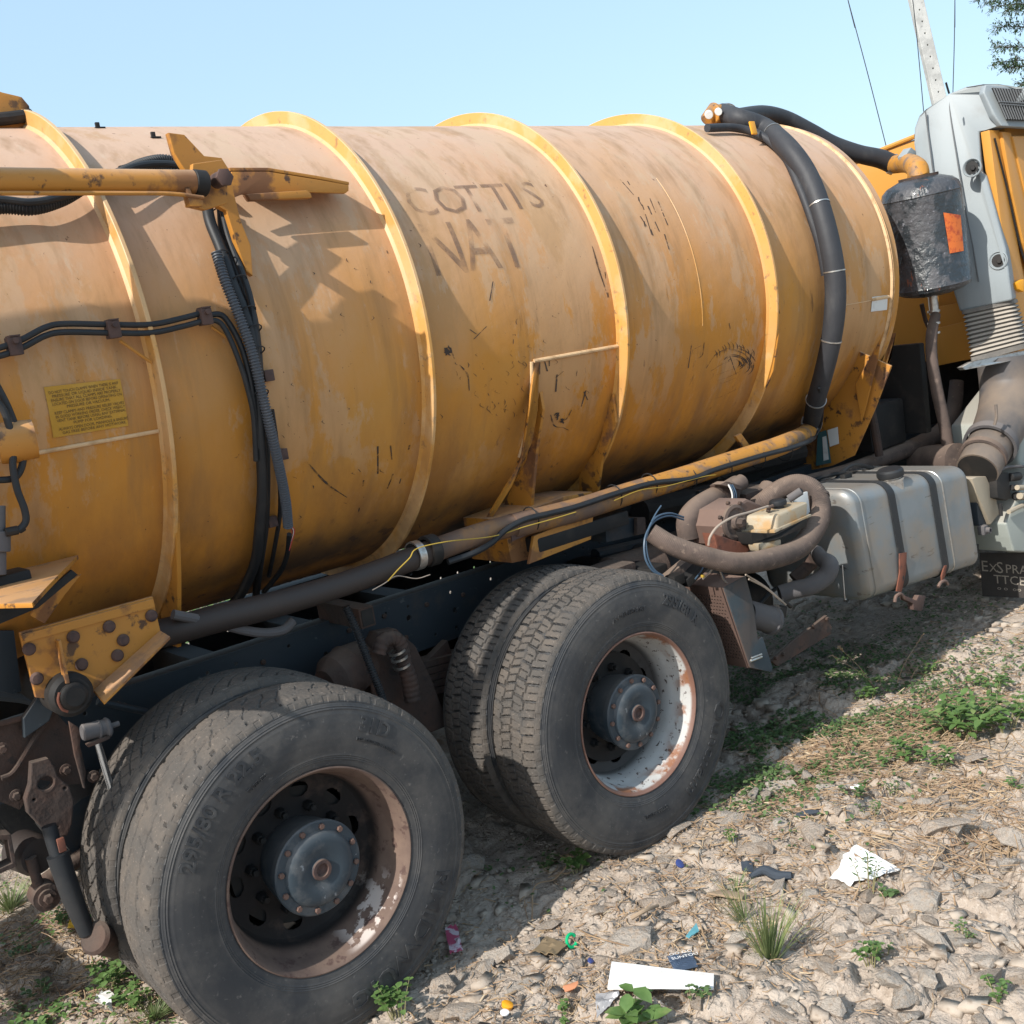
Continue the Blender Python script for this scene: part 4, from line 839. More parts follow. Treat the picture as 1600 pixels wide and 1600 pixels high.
tp('filter_canister',join(lathe([(-.10,.05),(-.08,.056),(.06,.056),(.065,.062),(.08,.062),(.085,.05),(.1,.0001)],Y(1188,964,.10),Y(1215,972,.1)-Y(1180,962,.1),26)),GRYH)
tp('pipe_fitting',join(box(Y(1218,955,.1),(.05,.04,.05),.006,R=Matrix.Rotation(.4,3,'Y')),cyl(Y(1222,938,.08),Y(1236,948,.08),.009,10)),DARK)
tp('bottom_bar',plateY([(1205,1033),(1240,1000),(1290,962),(1297,980),(1296,990),(1230,1030),(1213,1040)],.10,.012,holes=((1211,1028,.004),),bevel=.002),RUST)
for px,py in ((1223,1022),(1211,1028),(1270,979),(1291,967)):
    c=Y(px,py,.09); tp('hex_bolt',hexbolt(c,(0,-1,0),.009,.012),RUST)
# battery box with perforated panel
b1=Y(1130,918,.03); b2=Y(1172,1043,.03)
side=[b1,Y(1164,900,.03),Y(1172,930,.03),Y(1178,955,.03),Y(1179,968,.03),Y(1183,1000,.03),Y(1190,995,.03),Y(1193,1003,.03),Y(1206,1043,.03),Y(1204,1050,.03),b2]
BX=tp('battery_box',extr(side,(0,.40,0),.004),BRNBOX)
tp('side_cover',extr([p+[0,-.004,0] for p in side],(0,.006,0),.001),BLUBOX,parent=BX)
U=np.array([0,1.,0]); W=(b2-b1)/np.linalg.norm(b2-b1); Np=np.cross(W,U)
tl=b1-.0*W
H=[]
hh=np.linalg.norm(b2-b1)
for i in range(13):
    for j in range(19):
        H.append(circ2(-(.022+i*.0145+(j%2)*.007),-(.045+j*.0160),.0046,6))
O=b1+np.array([-.006,0,0]) 
V,F=curve_fill([(-.006,0),(-.39,0),(-.39,-hh),(-.006,-hh)],H,.004,0)
V3=O+V[:,0:1]*(-U)+(-V[:,1:2])*W+V[:,2:3]*np.array([-1,0,0])
tp('perforated_panel',(V3,F),BRNBOX,parent=BX)
tp('panel_dark_sheet',extr([b1+U*.012+W*.035+[-.0035,0,0],b1+U*.24+W*.035+[-.0035,0,0],b1+U*.24+W*.35+[-.0035,0,0],b1+U*.012+W*.35+[-.0035,0,0]],(.001,0,0),0),DARK,parent=BX)  # dark sheet that gives the perforations a painted shaded depth
tp('box_hinge',join(cyl(Y(1172,1033,.02),Y(1190,1026,.02),.006,8),cyl(Y(1174,1028,.02),Y(1190,1022,.02),.004,8)),STEEL,parent=BX)

# ---- fuel tank
def rrect(cen,up,dep,r,n=6):
    """rounded rectangle loop; up and dep are full-size edge vectors"""
    uh=np.linalg.norm(up); dh=np.linalg.norm(dep); u=up/uh; d=dep/dh; P=[]
    for (sx,sy,a0) in ((1,1,0),(-1,1,PI/2),(-1,-1,PI),(1,-1,3*PI/2)):
        for k in range(n+1):
            a=a0+PI/2*k/n; P.append(cen+u*(sx*(uh/2-r)+r*math.cos(a))+d*(sy*(dh/2-r)+r*math.sin(a)))
    return np.array(P)
TLp,BLp,TRp,BRp=Y(1329,767,.03),Y(1360,940,.03),Y(1510,727,.03),Y(1534,884,.03)
dep=np.array([-.0,.56,.0])
def sect(t,sc=1.,grow=0.,r=.065):
    top=TLp+(TRp-TLp)*t; bot=BLp+(BRp-BLp)*t; up=(top-bot); cen=(top+bot)/2+dep/2
    uh=np.linalg.norm(up)
    return rrect(cen,up*(sc+2*grow/uh),dep*(sc+2*grow/.56),r*sc+grow)
def loft(S,cap=True):
    n=len(S[0]); V=np.concatenate(S); F=[]
    for i in range(len(S)-1):
        for k in range(n): F.append((i*n+k,i*n+(k+1)%n,(i+1)*n+(k+1)%n,(i+1)*n+k))
    if cap: F.append(tuple(range(n))[::-1]); F.append(tuple(range((len(S)-1)*n,len(S)*n)))
    return V,F
FT=tp('fuel_tank',loft([sect(-.01,.6),sect(-.012,.88),sect(0.,.965),sect(.012,1.),sect(.018,1.006),sect(.03,1.)]+[sect(t) for t in np.linspace(.1,.95,8)]+[sect(.97,1.004),sect(.985,.99),sect(1.005,.93),sect(1.012,.6)]),ALU)
tp('end_weld',loft([sect(.055,grow=.0005),sect(.057,grow=.004),sect(.064,grow=.004),sect(.066,grow=.0005)],False),ALU,parent=FT)
for t in (.30,.66):
    tp('tank_strap',loft([sect(t-.026,grow=.0005),sect(t-.026,grow=.0065),sect(t+.026,grow=.0065),sect(t+.026,grow=.0005)],False),BAND,parent=FT)
tp('strap_stay',loft([sect(.742,grow=.0003,),sect(.744,grow=.003),sect(.750,grow=.003),sect(.752,grow=.0003)],False),STEEL,parent=FT)
fc=TLp+(TRp-TLp)*.34+dep*.30+[0,0,.0]; upn=(TLp-BLp)/np.linalg.norm(TLp-BLp)
fc=Z(1393,752,.482)
tp('filler_neck',lathe([(-.05,.052),(.010,.052),(.012,.058),(.022,.058),(.024,.05),(.04,.05)],fc-upn*.005,upn,28),STEEL,parent=FT)
tp('filler_cap',lathe([(.028,.050),(.030,.060)]+[(.036,.063),(.058,.061),(.066,.052),(.067,.0001)],fc-upn*.005,upn,14),BLK,parent=FT)
tp('strap_tail',extr([Y(1406,865,.015),Y(1417,863,.015),Y(1416,893,.02),Y(1409,925,.03),Y(1401,924,.03),Y(1406,895,.02)],(0,.006,0),.001),RED,parent=FT)
tp('strap_hook',tube([Y(1398,941,.03),Y(1400,932,.03),Y(1407,928,.03),Y(1413,935,.03)],.008,8,4),BRNBOX,parent=FT)
tp('strap_tail',extr([Y(1476,884,.02),Y(1480,883,.02),Y(1477,900,.03),Y(1472,910,.03),Y(1471,900,.03)],(0,.006,0),.001),RED,parent=FT)
tp('strap_hook',tube([Y(1466,917,.03),Y(1470,910,.03),Y(1477,908,.03),Y(1481,913,.03)],.008,8,4),BRNBOX,parent=FT)
tp('broken_bracket',extr([Y(1413,930,.02),Y(1432,938,.02),Y(1436,930,.02),Y(1447,931,.02),Y(1441,955,.02),Y(1428,953,.02),Y(1427,943,.02),Y(1416,938,.02)],(0,.03,0),.003),BOLTM,parent=FT)
tp('tank_bracket_arm',extr([Y(1395,905,.10),Y(1530,850,.10),Y(1530,860,.10),Y(1395,918,.10)],(0,.5,0),.004),DARK)
tp('loose_strap',tube([Y(1316,883,.0),Y(1318,910,.0),Y(1320,935,.0),Y(1322,936,.0)],.003,6,3),STEEL)

# ---- cab side: intake stack, bellows, duct, cab body
pts=[(1447,170,.52),(1436,180,.56),(1429,200,.60),(1428,225,.60),(1436,275,.59),(1452,340,.55),(1478,420,.47),(1500,487,.42),(1582,469,.15),(1577,430,.15),(1572,390,.16),(1556,330,.19),(1541,273,.22),(1534,270,.24),(1532,243,.24),(1530,206,.24),(1540,203,.21),(1562,197,.16),(1660,203,.10),(1660,142,.10),(1600,137,.12),(1560,131,.18),(1536,131,.24),(1510,135,.32),(1484,146,.42)]
STK=tp('air_intake_stack',extr([Y(*p) for p in pts],(.16,.05,.0),.014,3),GREY)
def off(p,e=-.002): return Y(p[0],p[1],p[2])+np.array([-.006,.0,0])
for ln in ([(1447,174,.52),(1450,200,.525),(1455,240,.51),(1461,280,.50),(1480,380,.46)],[(1484,150,.42),(1486,180,.415),(1495,240,.385),(1508,320,.345),(1520,380,.32),(1530,440,.305)]):
    tp('seam_bead',tube([off(p)for p in ln],.004,6,5),GRIL,parent=STK)
gq=[(1540,132,.20),(1665,140,.06),(1665,202,.06),(1566,197,.13),(1552,180,.165),(1537,145,.20)]
HDG=tp('grille_frame',extr([Y(*p) for p in gq],(.02,.04,0),.010,3),GREY,parent=STK)
gi=[(1551,137,.165),(1660,143,.055),(1660,190,.055),(1574,187,.115)]
tp('grille_screen',extr([Y(*p) for p in gi],(.004,.01,0),.002),DARK,parent=STK)
sl=[]
for k in range(24):
    t=k/23; x0=1552+t*100; x1=1573+t*90; y0=136.5+t*10; y1=186+t*3
    sl.append(tube([Y(x0,y0,.155-.108*t),Y(x1,y1,.110-.062*t)],.0035,5,1))
sl.append(tube([Y(1561,159,.132),Y(1655,165,.045)],.004,6,1)); sl.append(tube([Y(1563,163,.130),Y(1655,169,.045)],.004,6,1))
tp('grille_slats',join(*sl),GRIL,parent=STK)
for px,py,yy in ((1519,262,.265),(1560,407,.20)):
    c=Y(px,py,yy); tp('bolt_pocket',lathe([(-.03,.044),(.004,.05),(.007,.046),(.002,.041),(-.02,.034)],c,(-1,-.15,.1),24),GREY,parent=STK)
    tp('pocket_bolt',join(lathe([(0,.034),(.001,.0001)],c+[-.004,0,0],(-1,-.15,.1),18),hexbolt(c+[-.004,-.008,-.004],(-1,-.15,.1),.014,.012)),DARK,parent=STK)
c=Y(1421,248,.60); tp('stack_bracket',join(extr([Y(1415,243,.6),Y(1424,230,.6),Y(1434,238,.6),Y(1434,262,.6),Y(1420,258,.6)],(0,.05,0),.004),cyl(c+[0,-.03,0],c+[0,-.0,0],.018,12)),GREY)
# bellows
S=[];n=11
A0=[Y(1502,487,.40),Y(1583,470,.16)]; A1=[Y(1516,560,.36),Y(1602,537,.14)]
def bsec(t,g):
    p=A0[0]+(A1[0]-A0[0])*t; q=A0[1]+(A1[1]-A0[1])*t; cen=(p+q)/2+np.array([.10,.03,0]); sd=(q-p); 
    return rrect(cen,sd*(1+g),np.array([.20,.06,0])*(1+g),.03,4)
for k in range(n*2+1): S.append(bsec(k/(n*2),.03 if k%2 else -.07))
BE=tp('rubber_bellows',loft(S),BELL)
tp('bellows_collar',loft([bsec(-.02,0.02),bsec(.06,.03)],True),BELL,parent=BE)
tp('bellows_collar',loft([bsec(.99,.02),bsec(1.10,.03)],True),BELL,parent=BE)
# duct
du=[Y(1574,560,.16),Y(1577,605,.15),Y(1573,640,.13),Y(1560,672,.11),Y(1543,705,.09),Y(1527,735,.08)]
DU=tp('air_duct',tube(du,[.155,.15,.145,.13,.112,.105],28,7),DUCT)
d=du[4]-du[3]; tp('duct_clamp',lathe([(-.022,.12),(-.022,.135),(.022,.135),(.022,.12)],Y(1548,694,.09),d,32),GRYH,parent=DU)
tp('duct_cuff',lathe([(-.03,.108),(-.03,.118),(0,.118),(.004,.105)],Y(1535,716,.085),d,32),BRN,parent=DU)
tp('duct_ridge',tube([Y(1556,632,-.02),Y(1557,650,-.02),Y(1554,664,-.01)],.008,8,4),DUCT,parent=DU)
tp('duct_bracket',extr([Y(1503,574,.25),Y(1520,565,.2),Y(1602,548,.05),Y(1640,543,.0),Y(1640,550,.0),Y(1560,568,.1),Y(1508,578,.25)],(0,.03,0),.002),STEEL)
# small fittings beyond the fuel tank
tp('beige_step_block',extr([Y(1519,748,.04),Y(1526,745,.04),Y(1541,744,.04),Y(1546,755,.04),Y(1556,775,.04),Y(1562,802,.04),Y(1548,820,.04),Y(1535,790,.04),Y(1526,770,.04)],(0,.12,0),.006),BEIGE)
tp('dark_step_bracket',extr([Y(1526,785,.06),Y(1536,790,.06),Y(1548,818,.06),Y(1530,822,.06)],(0,.1,0),.004),FRAME)
c=Y(1536,828,.05); tp('link_block',join(box(c,(.05,.04,.05),.01),lathe([(0,.015),(.02,.015),(.02,.008)],c+[0,-.02,0],(0,-1,0),14)),GRYH)
tp('air_valve',join(extr([Y(1557,742,.0),Y(1562,738,.0),Y(1576,738,.0),Y(1580,778,.0),Y(1572,782,.0),Y(1559,778,.0)],(0,.06,0),.004),cyl(Y(1578,746,.0),Y(1592,744,.0),.022,14,.2),cyl(Y(1580,762,.0),Y(1590,762,.0),.015,12,.2),cyl(Y(1563,786,.0),Y(1564,806,.0),.01,10),cyl(Y(1586,775,.0),Y(1620,775,.0),.02,12)),DARK)
tp('air_pipe',tube([Y(1558,740,.0),Y(1570,731,-.01),Y(1590,729,-.01),Y(1620,729,-.01)],.008,8),GRYH)
tp('air_pipe',tube([Y(1576,800,-.02),Y(1590,793,-.02),Y(1605,788,-.02),Y(1630,786,-.02)],.012,8),BEIGE)
tp('brass_fittings',join(cyl(Y(1589,762,-.03),Y(1600,762,-.03),.014,12),cyl(Y(1593,775,-.03),Y(1605,775,-.03),.018,12)),BEIGE)
# cab
def ex(p,v,b=.02): return extr(p,v,b,3)
fr=[(4.86,.22,2.165),(4.86,.22,.86),(7.2,.22,.86),(7.3,.22,1.6),(7.05,.22,2.165)]
CAB=tp('cab_shell',ex([np.array(p) for p in fr],(0,2.1,0),.03),CABY)
# the near side: door pillar strips
tp('rear_panel_rib',extr([X(1463,480,4.80),X(1512,470,4.80),X(1518,505,4.80),X(1465,515,4.80)],(-.01,0,0),.002),CABY,parent=CAB)
tp('rear_panel_rib',extr([X(1455,515,4.80),X(1518,500,4.80),X(1520,560,4.80),X(1457,573,4.80)],(-.02,0,0),.004),CABY,parent=CAB)
tp('roof_gutter',tube([X(1326,256,4.855),X(1380,233,4.855),X(1430,213,4.855)],.014,8,3),CABY,parent=CAB)
for pl,yy,dd in (([(1546,203),(1562,203),(1577,300),(1594,400),(1640,640),(1600,640),(1584,480),(1562,330)],.19,.05),([(1566,205),(1580,207),(1610,330),(1640,450),(1640,500),(1600,380),(1582,300)],.17,.03)):
    tp('door_pillar',extr([Y(a,b,yy) for a,b in pl],(0.0,dd,0),.006),CABY,parent=CAB)
tp('door_seam',tube([Y(1554,216,.185),Y(1575,300,.185),Y(1597,395,.185),Y(1630,480,.185)],.006,6,4),DARK,parent=CAB)
tp('door_panel',extr([Y(1582,212,.16),Y(1680,208,.16),Y(1720,600,.16),Y(1660,600,.16),Y(1610,330,.16)],(0,.03,0),.01,3),CABY,parent=CAB)
tp('door_hinge',extr([Y(1588,442,.16),Y(1600,436,.15),Y(1600,456,.15),Y(1592,452,.16)],(0,.03,0),.003),ORGC,parent=CAB)
tp('cab_step_panel',extr([Y(1584,790,-.0),Y(1610,730,-.0),Y(1700,690,0),Y(1700,870,0),Y(1585,862,0),Y(1578,840,0),Y(1572,818,0)],(0,.2,0),.012,3),FENDER)
tp('wheel_arch',extr([Y(1596,660,.05),Y(1640,600,.05),Y(1700,600,.05),Y(1700,720,.05),Y(1600,760,.05),Y(1592,720,.05)],(0,.4,0),.02,3),FENDER)
# mudflap
xf=4.40
fl=[X(1530,864,xf),X(1640,864,xf),X(1640,936,xf),X(1535,932,xf)]
MF=tp('mudflap',extr(fl,(.012,0,0),.002),FLAP)
fo=X(1531,906,xf-.006)
def flaptext(s,size,px,py,sx=1.,outl=0.):
    V,F=textgeo(s,size,0,outl); o=X(px,py,xf-.003); return np.stack([np.full(len(V),o[0]),o[1]-V[:,0]*sx,o[2]+V[:,1]],-1),F
tp('mudflap_lettering',join(flaptext('E',.088,1533,892),flaptext('X',.066,1546,893),flaptext('S',.092,1557,895),flaptext('PRAY',.070,1571,895)),FLAPT,parent=MF,smooth=False)
tp('mudflap_lettering',join(flaptext('TTCE',.070,1553,911,1.05),flaptext('o o  oo',.03,1558,921,1.5)),FLAPT,parent=MF,smooth=False)
# cab underside & gearbox darkness
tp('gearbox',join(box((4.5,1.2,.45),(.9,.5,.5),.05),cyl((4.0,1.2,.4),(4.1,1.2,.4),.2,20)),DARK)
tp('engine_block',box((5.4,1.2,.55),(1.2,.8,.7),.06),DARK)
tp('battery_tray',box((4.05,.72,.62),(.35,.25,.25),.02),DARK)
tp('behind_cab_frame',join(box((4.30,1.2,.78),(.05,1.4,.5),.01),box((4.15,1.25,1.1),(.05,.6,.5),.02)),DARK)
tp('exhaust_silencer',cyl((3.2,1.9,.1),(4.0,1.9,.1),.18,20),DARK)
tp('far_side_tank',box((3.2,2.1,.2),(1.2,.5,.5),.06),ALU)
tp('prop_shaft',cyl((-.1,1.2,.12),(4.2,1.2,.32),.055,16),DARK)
tp('side_marker_lamp',cyl(Y(1480,128,.6),Y(1478,129,.6),.001,4),DARK) if False else None
tp('roof_aerial',tube([Y(1483,146,.3),Y(1480,136,.3),Y(1478,129,.3)],.006,6,2),DARK)

# ---- axles and suspension between the wheels
tp('rear_axle',join(cyl((0,.5,0),(0,1.95,0),.085,20),lathe([(-.2,.1),(-.1,.2),(.1,.2),(.2,.1)],(0,1.2,0),(0,1,0),24)),DARK)
tp('rear_axle',join(cyl((1.35,.5,0),(1.35,1.95,0),.085,20),lathe([(-.2,.1),(-.1,.2),(.1,.2),(.2,.1)],(1.35,1.2,0),(0,1,0),24)),DARK)
for yy in (.72,1.68):
    for k in range(5):
        L=.78-.10*k; zz=.245-.028*k
        P=[np.array([.68-L,yy,zz-.10*(L/.78)**2]),np.array([.68-L/2,yy,zz-.025*(L/.78)**2]),np.array([.68,yy,zz]),np.array([.68+L/2,yy,zz-.025*(L/.78)**2]),np.array([.68+L,yy,zz-.10*(L/.78)**2])]
        Q=smoothpath(P,5); V=[];F=[]
        for q in Q:
            for dy,dz in ((-.045,-.012),(.045,-.012),(.045,.012),(-.045,.012)): V.append(q+[0,dy,dz])
        for i in range(len(Q)-1):
            for j in range(4): F.append((4*i+j,4*i+(j+1)%4,4*i+4+(j+1)%4,4*i+4+j))
        F.append((3,2,1,0)); F.append((len(V)-4,len(V)-3,len(V)-2,len(V)-1))
        tp('spring_leaf',(np.array(V),F),RUST)
tp('trunnion_bracket',plateY([(565,1035),(585,990),(612,985),(640,1010),(665,1060),(690,1130),(640,1150),(585,1110)],.62,.05,bevel=.008),RUST)
tp('wrapped_air_spring_pipe',tube([Y(592,1022,.50),Y(598,1003,.50),Y(615,997,.50),Y(627,1010,.50),Y(632,1035,.50),Y(640,1065,.50),Y(645,1095,.50)],[.024,.026,.026,.025,.026,.03,.03],16,5,corr=(.02,.0025)),RUST)
for k,(px,py) in enumerate(((618,1018),(622,1028),(626,1040))): tp('wrap_band',lathe([(-.004,.026),(-.004,.032),(.004,.032),(.004,.026)],Y(px+2,py,.498),(.2,0,-1),20),STEEL)
tp('corrugated_conduit',tube([Y(540,948,.50),Y(553,975,.49),Y(565,1005,.48),(Y(578,1040,.47)),Y(590,1070,.46),Y(604,1110,.46),Y(618,1150,.46)],.013,12,corr=(.009,.003)),BLK)
tp('torque_rod',join(cyl((.05,.66,.16),(.62,.66,.05),.028,14),lathe([(-.04,.0001),(-.04,.055),(.04,.055),(.04,.0001)],(.08,.66,.16),(0,1,0),22)),RUST)
tp('brake_chamber',join(lathe([(-.10,.0001),(-.10,.05),(-.06,.085),(0,.09),(.01,.095),(.02,.09),(.09,.08),(.1,.0001)],Y(540,1050,.60),(1,.2,.1),24)),RUST)
tp('u_bolt',tube([(.60,.66,-.02),(.60,.66,.20),(.60,.72,.27),(.60,.78,.20),(.60,.78,-.02)],.012,8),RUST)
tp('u_bolt',tube([(.76,.66,-.02),(.76,.66,.20),(.76,.72,.27),(.76,.78,.20),(.76,.78,-.02)],.012,8),RUST)
tp('red_chock_block',box(Y(590,1096,.50),(.05,.05,.035),.008),RED)

# more of the packed machinery between the wheels and the cab, all in shade
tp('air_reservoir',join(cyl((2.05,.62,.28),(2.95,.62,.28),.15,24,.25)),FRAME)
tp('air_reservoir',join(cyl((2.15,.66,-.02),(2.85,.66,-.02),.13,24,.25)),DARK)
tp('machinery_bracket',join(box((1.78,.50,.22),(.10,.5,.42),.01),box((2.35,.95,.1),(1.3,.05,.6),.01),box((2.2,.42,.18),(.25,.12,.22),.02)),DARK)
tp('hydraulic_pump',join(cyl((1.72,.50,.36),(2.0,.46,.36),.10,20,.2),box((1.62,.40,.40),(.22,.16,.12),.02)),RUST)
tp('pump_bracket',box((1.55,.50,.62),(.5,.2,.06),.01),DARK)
tp('duct_dark_disc',lathe([(0,.098),(.004,.0001)],du[5]+(du[5]-du[4])*.02,du[5]-du[4],28),DARK,parent=DU)  # flat dark disc standing in for the shaded hollow of the duct
for k,(xx,zz) in enumerate(((2.05,.08),(2.6,.05),(3.0,.42),(3.3,.5))): tp('cable_loom',tube([(xx-.4,.44,zz+.05),(xx-.15,.40,zz-.03),(xx+.1,.42,zz+.02),(xx+.35,.46,zz-.04)],.010,8),BLK)
# unseen rear boom gear beyond the left edge, shaped and placed to shade the tank
BM=tp('unseen_shade_boom_arm',extr([(-2.0,.10,2.05),(-.72,.10,2.16),(-.62,.10,2.30),(-.80,.10,2.42),(-1.3,.10,2.46),(-2.1,.10,2.30)],(0,.12,0),.01),YEL)
tp('unseen_shade_boom_lug',extr([(-1.05,.24,1.86),(-.70,.24,1.92),(-.66,.24,2.10),(-.84,.24,2.20),(-1.15,.24,2.12)],(0,.03,0),.004),YEL,parent=BM)
tp('unseen_shade_boom_lug',extr([(-1.6,.20,1.60),(-1.1,.20,1.72),(-.98,.20,1.80),(-1.2,.20,1.95),(-1.7,.20,1.85)],(0,.03,0),.004),YEL,parent=BM)
tp('unseen_shade_boom_hose',tube([(-1.9,.05,2.0),(-1.2,.02,1.9),(-.85,.05,2.02),(-.70,.1,2.25)],.03,10),BLK,parent=BM)
tp('unseen_shade_boom_tube',cyl((-2.0,.15,1.42),(-.78,.16,1.58),.05,16),YEL,parent=BM)

# the rest of the cab, mostly beyond the right edge of the picture
GLASS=mat('dark_cab_glass',(.02,.025,.03),.08,spec=.8)
tp('side_window',extr([(5.75,.135,1.55),(6.75,.135,1.55),(6.62,.16,2.02),(5.75,.16,2.02)],(0,.03,0),.006),GLASS,parent=CAB)
tp('door_outline',join(tube([(5.65,.205,.95),(5.65,.205,2.08),(6.72,.205,2.08),(6.95,.205,1.55),(6.9,.205,.95)],.006,6,1)),DARK,parent=CAB)
tp('windscreen',extr([(7.29,.4,1.5),(7.29,2.1,1.5),(7.13,2.1,2.05),(7.13,.4,2.05)],(.02,0,0),.006),GLASS,parent=CAB)
tp('front_bumper',box((6.9,1.25,.25),(.5,2.2,.5),.05),FENDER)
tp('front_wheel_arch',lathe([(-.30,.60),(-.30,.64),(.16,.64),(.16,.60)],(5.55,.32,.02),(0,1,0),40),FENDER)
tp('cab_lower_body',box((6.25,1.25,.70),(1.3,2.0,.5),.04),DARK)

# ================================================================== WHEELS
# tyre section: (offset from the tyre centre toward the camera, radius)
HWID=.135
HUBB=mat('hub_bolt_steel',(.06,.05,.048),.7,layers=(dict(scale=3,lo=.5,hi=.55,color=(.12,.07,.055)),))
def side_profile():
    P=[(.098,.287),(.112,.292),(.118,.300),(.121,.306),(.124,.320),(.128,.336),(.132,.360),(.1345,.385),(.135,.405),(.134,.430),(.131,.452),(.1275,.468),(.1245,.480),(.1235,.486),(.121,.494),(.117,.502),(.111,.509)]
    s=np.linspace(0,len(P)-1,90); o=np.interp(s,range(len(P)),[p[0] for p in P]); r=np.interp(s,range(len(P)),[p[1] for p in P])
    bump=np.zeros_like(r)
    for rc,wd,a in ((.3225,.0016,.0014),(.328,.0016,.0014),(.3335,.0016,.0014),(.339,.0016,.0012),(.467,.0018,.0022),(.474,.0014,.0016),(.484,.002,-.0015),(.452,.0012,.0012)):
        bump+=a*np.exp(-((r-rc)/wd)**2)
    return o+bump,r
SO,SR=side_profile()
def side_off(r): return np.interp(r,SR,SO)
def crown(s,R): return R-.0075*s**2-.006*np.abs(s)**6
def tyre_geo(kind,seed,R=.517,N=1300,M=72):
    rng=np.random.default_rng(seed)
    th=np.arange(N)*2*PI/N; s=np.linspace(-1,1,M); hw=.113
    TH,S=np.meshgrid(th,s,indexing='ij'); r=crown(S,R); d=np.zeros_like(r)
    per=2*PI/52
    def line(ph,w): # distance to repeating line
        f=(ph%1.); f=np.minimum(f,1-f); return f<w
    if kind=='diamond':
        k=2*PI/60
        for sg in (1,-1):
            d=np.maximum(d,np.where(line(TH/k+sg*S*2.15+.12*np.sin(S*5),.055)&(np.abs(S)<.80),.0075,0))
        d=np.maximum(d,np.where((np.abs(np.abs(S)-.86)<.025),.0055,0))
        d=np.maximum(d,np.where(line(TH/k*1.,.10)&(np.abs(S)>.93),.007,0))
    elif kind=='worn':
        k=2*PI/58
        j=.07*np.sin(TH*37)+.05*np.sin(TH*91)
        d=np.where(line(TH/k+S*.35+j,.07)&(np.abs(S)>.80),.006,0)
        d=np.maximum(d,np.where(line(TH/k*1.+S*1.3+.4+j,.045)&(np.abs(S)<.66)&(vnoise(TH*11,S*3,seed)>.45),.003,0))
        d=np.maximum(d,np.where((np.abs(np.abs(S)-.36-.03*np.sin(TH*58))<.03),.003,0))
    else:
        k=2*PI/56
        zig=.035*np.sign(np.sin(TH/k*2*PI))
        for c in (-.46,0.,.46): d=np.maximum(d,np.where(np.abs(S-c-zig*(1 if c>=0 else -1))<.030,.0095,0))
        row=np.floor((S+1)/.5)
        for i,(a0,a1,of,sk) in enumerate(((-1.1,-.46,.0,.5),(-.46,0,.5,-.9),(0,.46,.15,.9),(.46,1.1,.6,-.5))):
            inr=(S>a0)&(S<=a1)
            d=np.maximum(d,np.where(inr&line(TH/k+of+sk*S*.45,.075),.0085,0))
            d=np.maximum(d,np.where(inr&line(TH/k+of+.5+sk*S*.45,.030)&(np.abs(S-(a0+a1)/2)<.17),.005,0))
    mud=vnoise(TH*9,S*2.5,seed+5); d=d*np.where(mud>.84,.35,1.)*1.25; GR=d>.0035
    r=r-d+.0018*(vnoise(TH*60,S*14,seed)-.5)+.0012*(vnoise(TH*160,S*40,seed+2)-.5)
    # shoulders chewed
    edge=np.abs(S)>.93; r=np.where(edge,r-.003*vnoise(TH*40,S*3,seed+9),r)
    V=np.stack([r*np.sin(TH),-S*hw,r*np.cos(TH)],-1).reshape(-1,3)
    F=[];sl=[]
    I=np.arange(N*M).reshape(N,M); J=np.roll(I,-1,0)
    q=np.stack([I[:,:-1],I[:,1:],J[:,1:],J[:,:-1]],-1).reshape(-1,4); 
    # sidewalls
    NS=len(SR); parts=[V]; base=N*M; faces=[q]; mats=[np.where((GR[:,:-1]&GR[:,1:]).reshape(-1),1,0)]  # groove floors take the darker rubber to paint in their shade
    wob=.0012*(vnoise(th*14,th*0,seed+3)-.5)
    for sg in (1,-1):
        rr=np.repeat(SR[None],N,0); oo=np.repeat(SO[None],N,0)+wob[:,None]*.0
        lug=np.where(((th*180/PI*1.0)%(360/58.))<2.0,.0018,0.)[:,None]*((rr>.488)&(rr<.506))
        oo=oo-lug
        Vs=np.stack([rr*np.sin(th)[:,None],-sg*oo,rr*np.cos(th)[:,None]],-1).reshape(-1,3); parts.append(Vs)
        K=base+np.arange(N*NS).reshape(N,NS); K2=np.roll(K,-1,0)
        f=np.stack([K[:,:-1],K[:,1:],K2[:,1:],K2[:,:-1]],-1).reshape(-1,4)
        if sg<0: f=f[:,::-1]
        faces.append(f); mats.append(np.tile(np.where((SR[:-1]+SR[1:])/2>.4895,0,1),N))
        col=I[:,-1] if sg>0 else I[:,0]; c2=np.roll(col,-1)
        g=np.stack([K[:,-1],col,c2,K2[:,-1]],-1)
        if sg<0: g=g[:,::-1]
        faces.append(g); mats.append(np.full(len(g),0)); base+=N*NS
    V=np.concatenate(parts); F=np.concatenate(faces); m=np.concatenate(mats)
    me=bpy.data.meshes.new('tyre'); me.vertices.add(len(V)); me.vertices.foreach_set('co',V.reshape(-1)); F=F.astype(np.int32)
    me.loops.add(F.size); me.loops.foreach_set('vertex_index',F.reshape(-1)); me.polygons.add(len(F)); me.polygons.foreach_set('loop_start',np.arange(0,F.size,4,dtype=np.int32)); me.polygons.foreach_set('loop_total',np.full(len(F),4,dtype=np.int32))
    me.materials.append(TREAD); me.materials.append(SIDE); me.update(calc_edges=True)
    me.polygons.foreach_set('material_index',m.astype(np.int32)); me.polygons.foreach_set('use_smooth',(m==1)|True)
    try: me.set_sharp_from_angle(angle=math.radians(32))
    except Exception: pass
    me.validate(); return me
def ob(name,me,parent,loc=(0,0,0),rot=0.):
    o=bpy.data.objects.new(name,me); COL.objects.link(o); o.parent=parent; o.location=loc; o.rotation_euler=(0,rot,0); return o
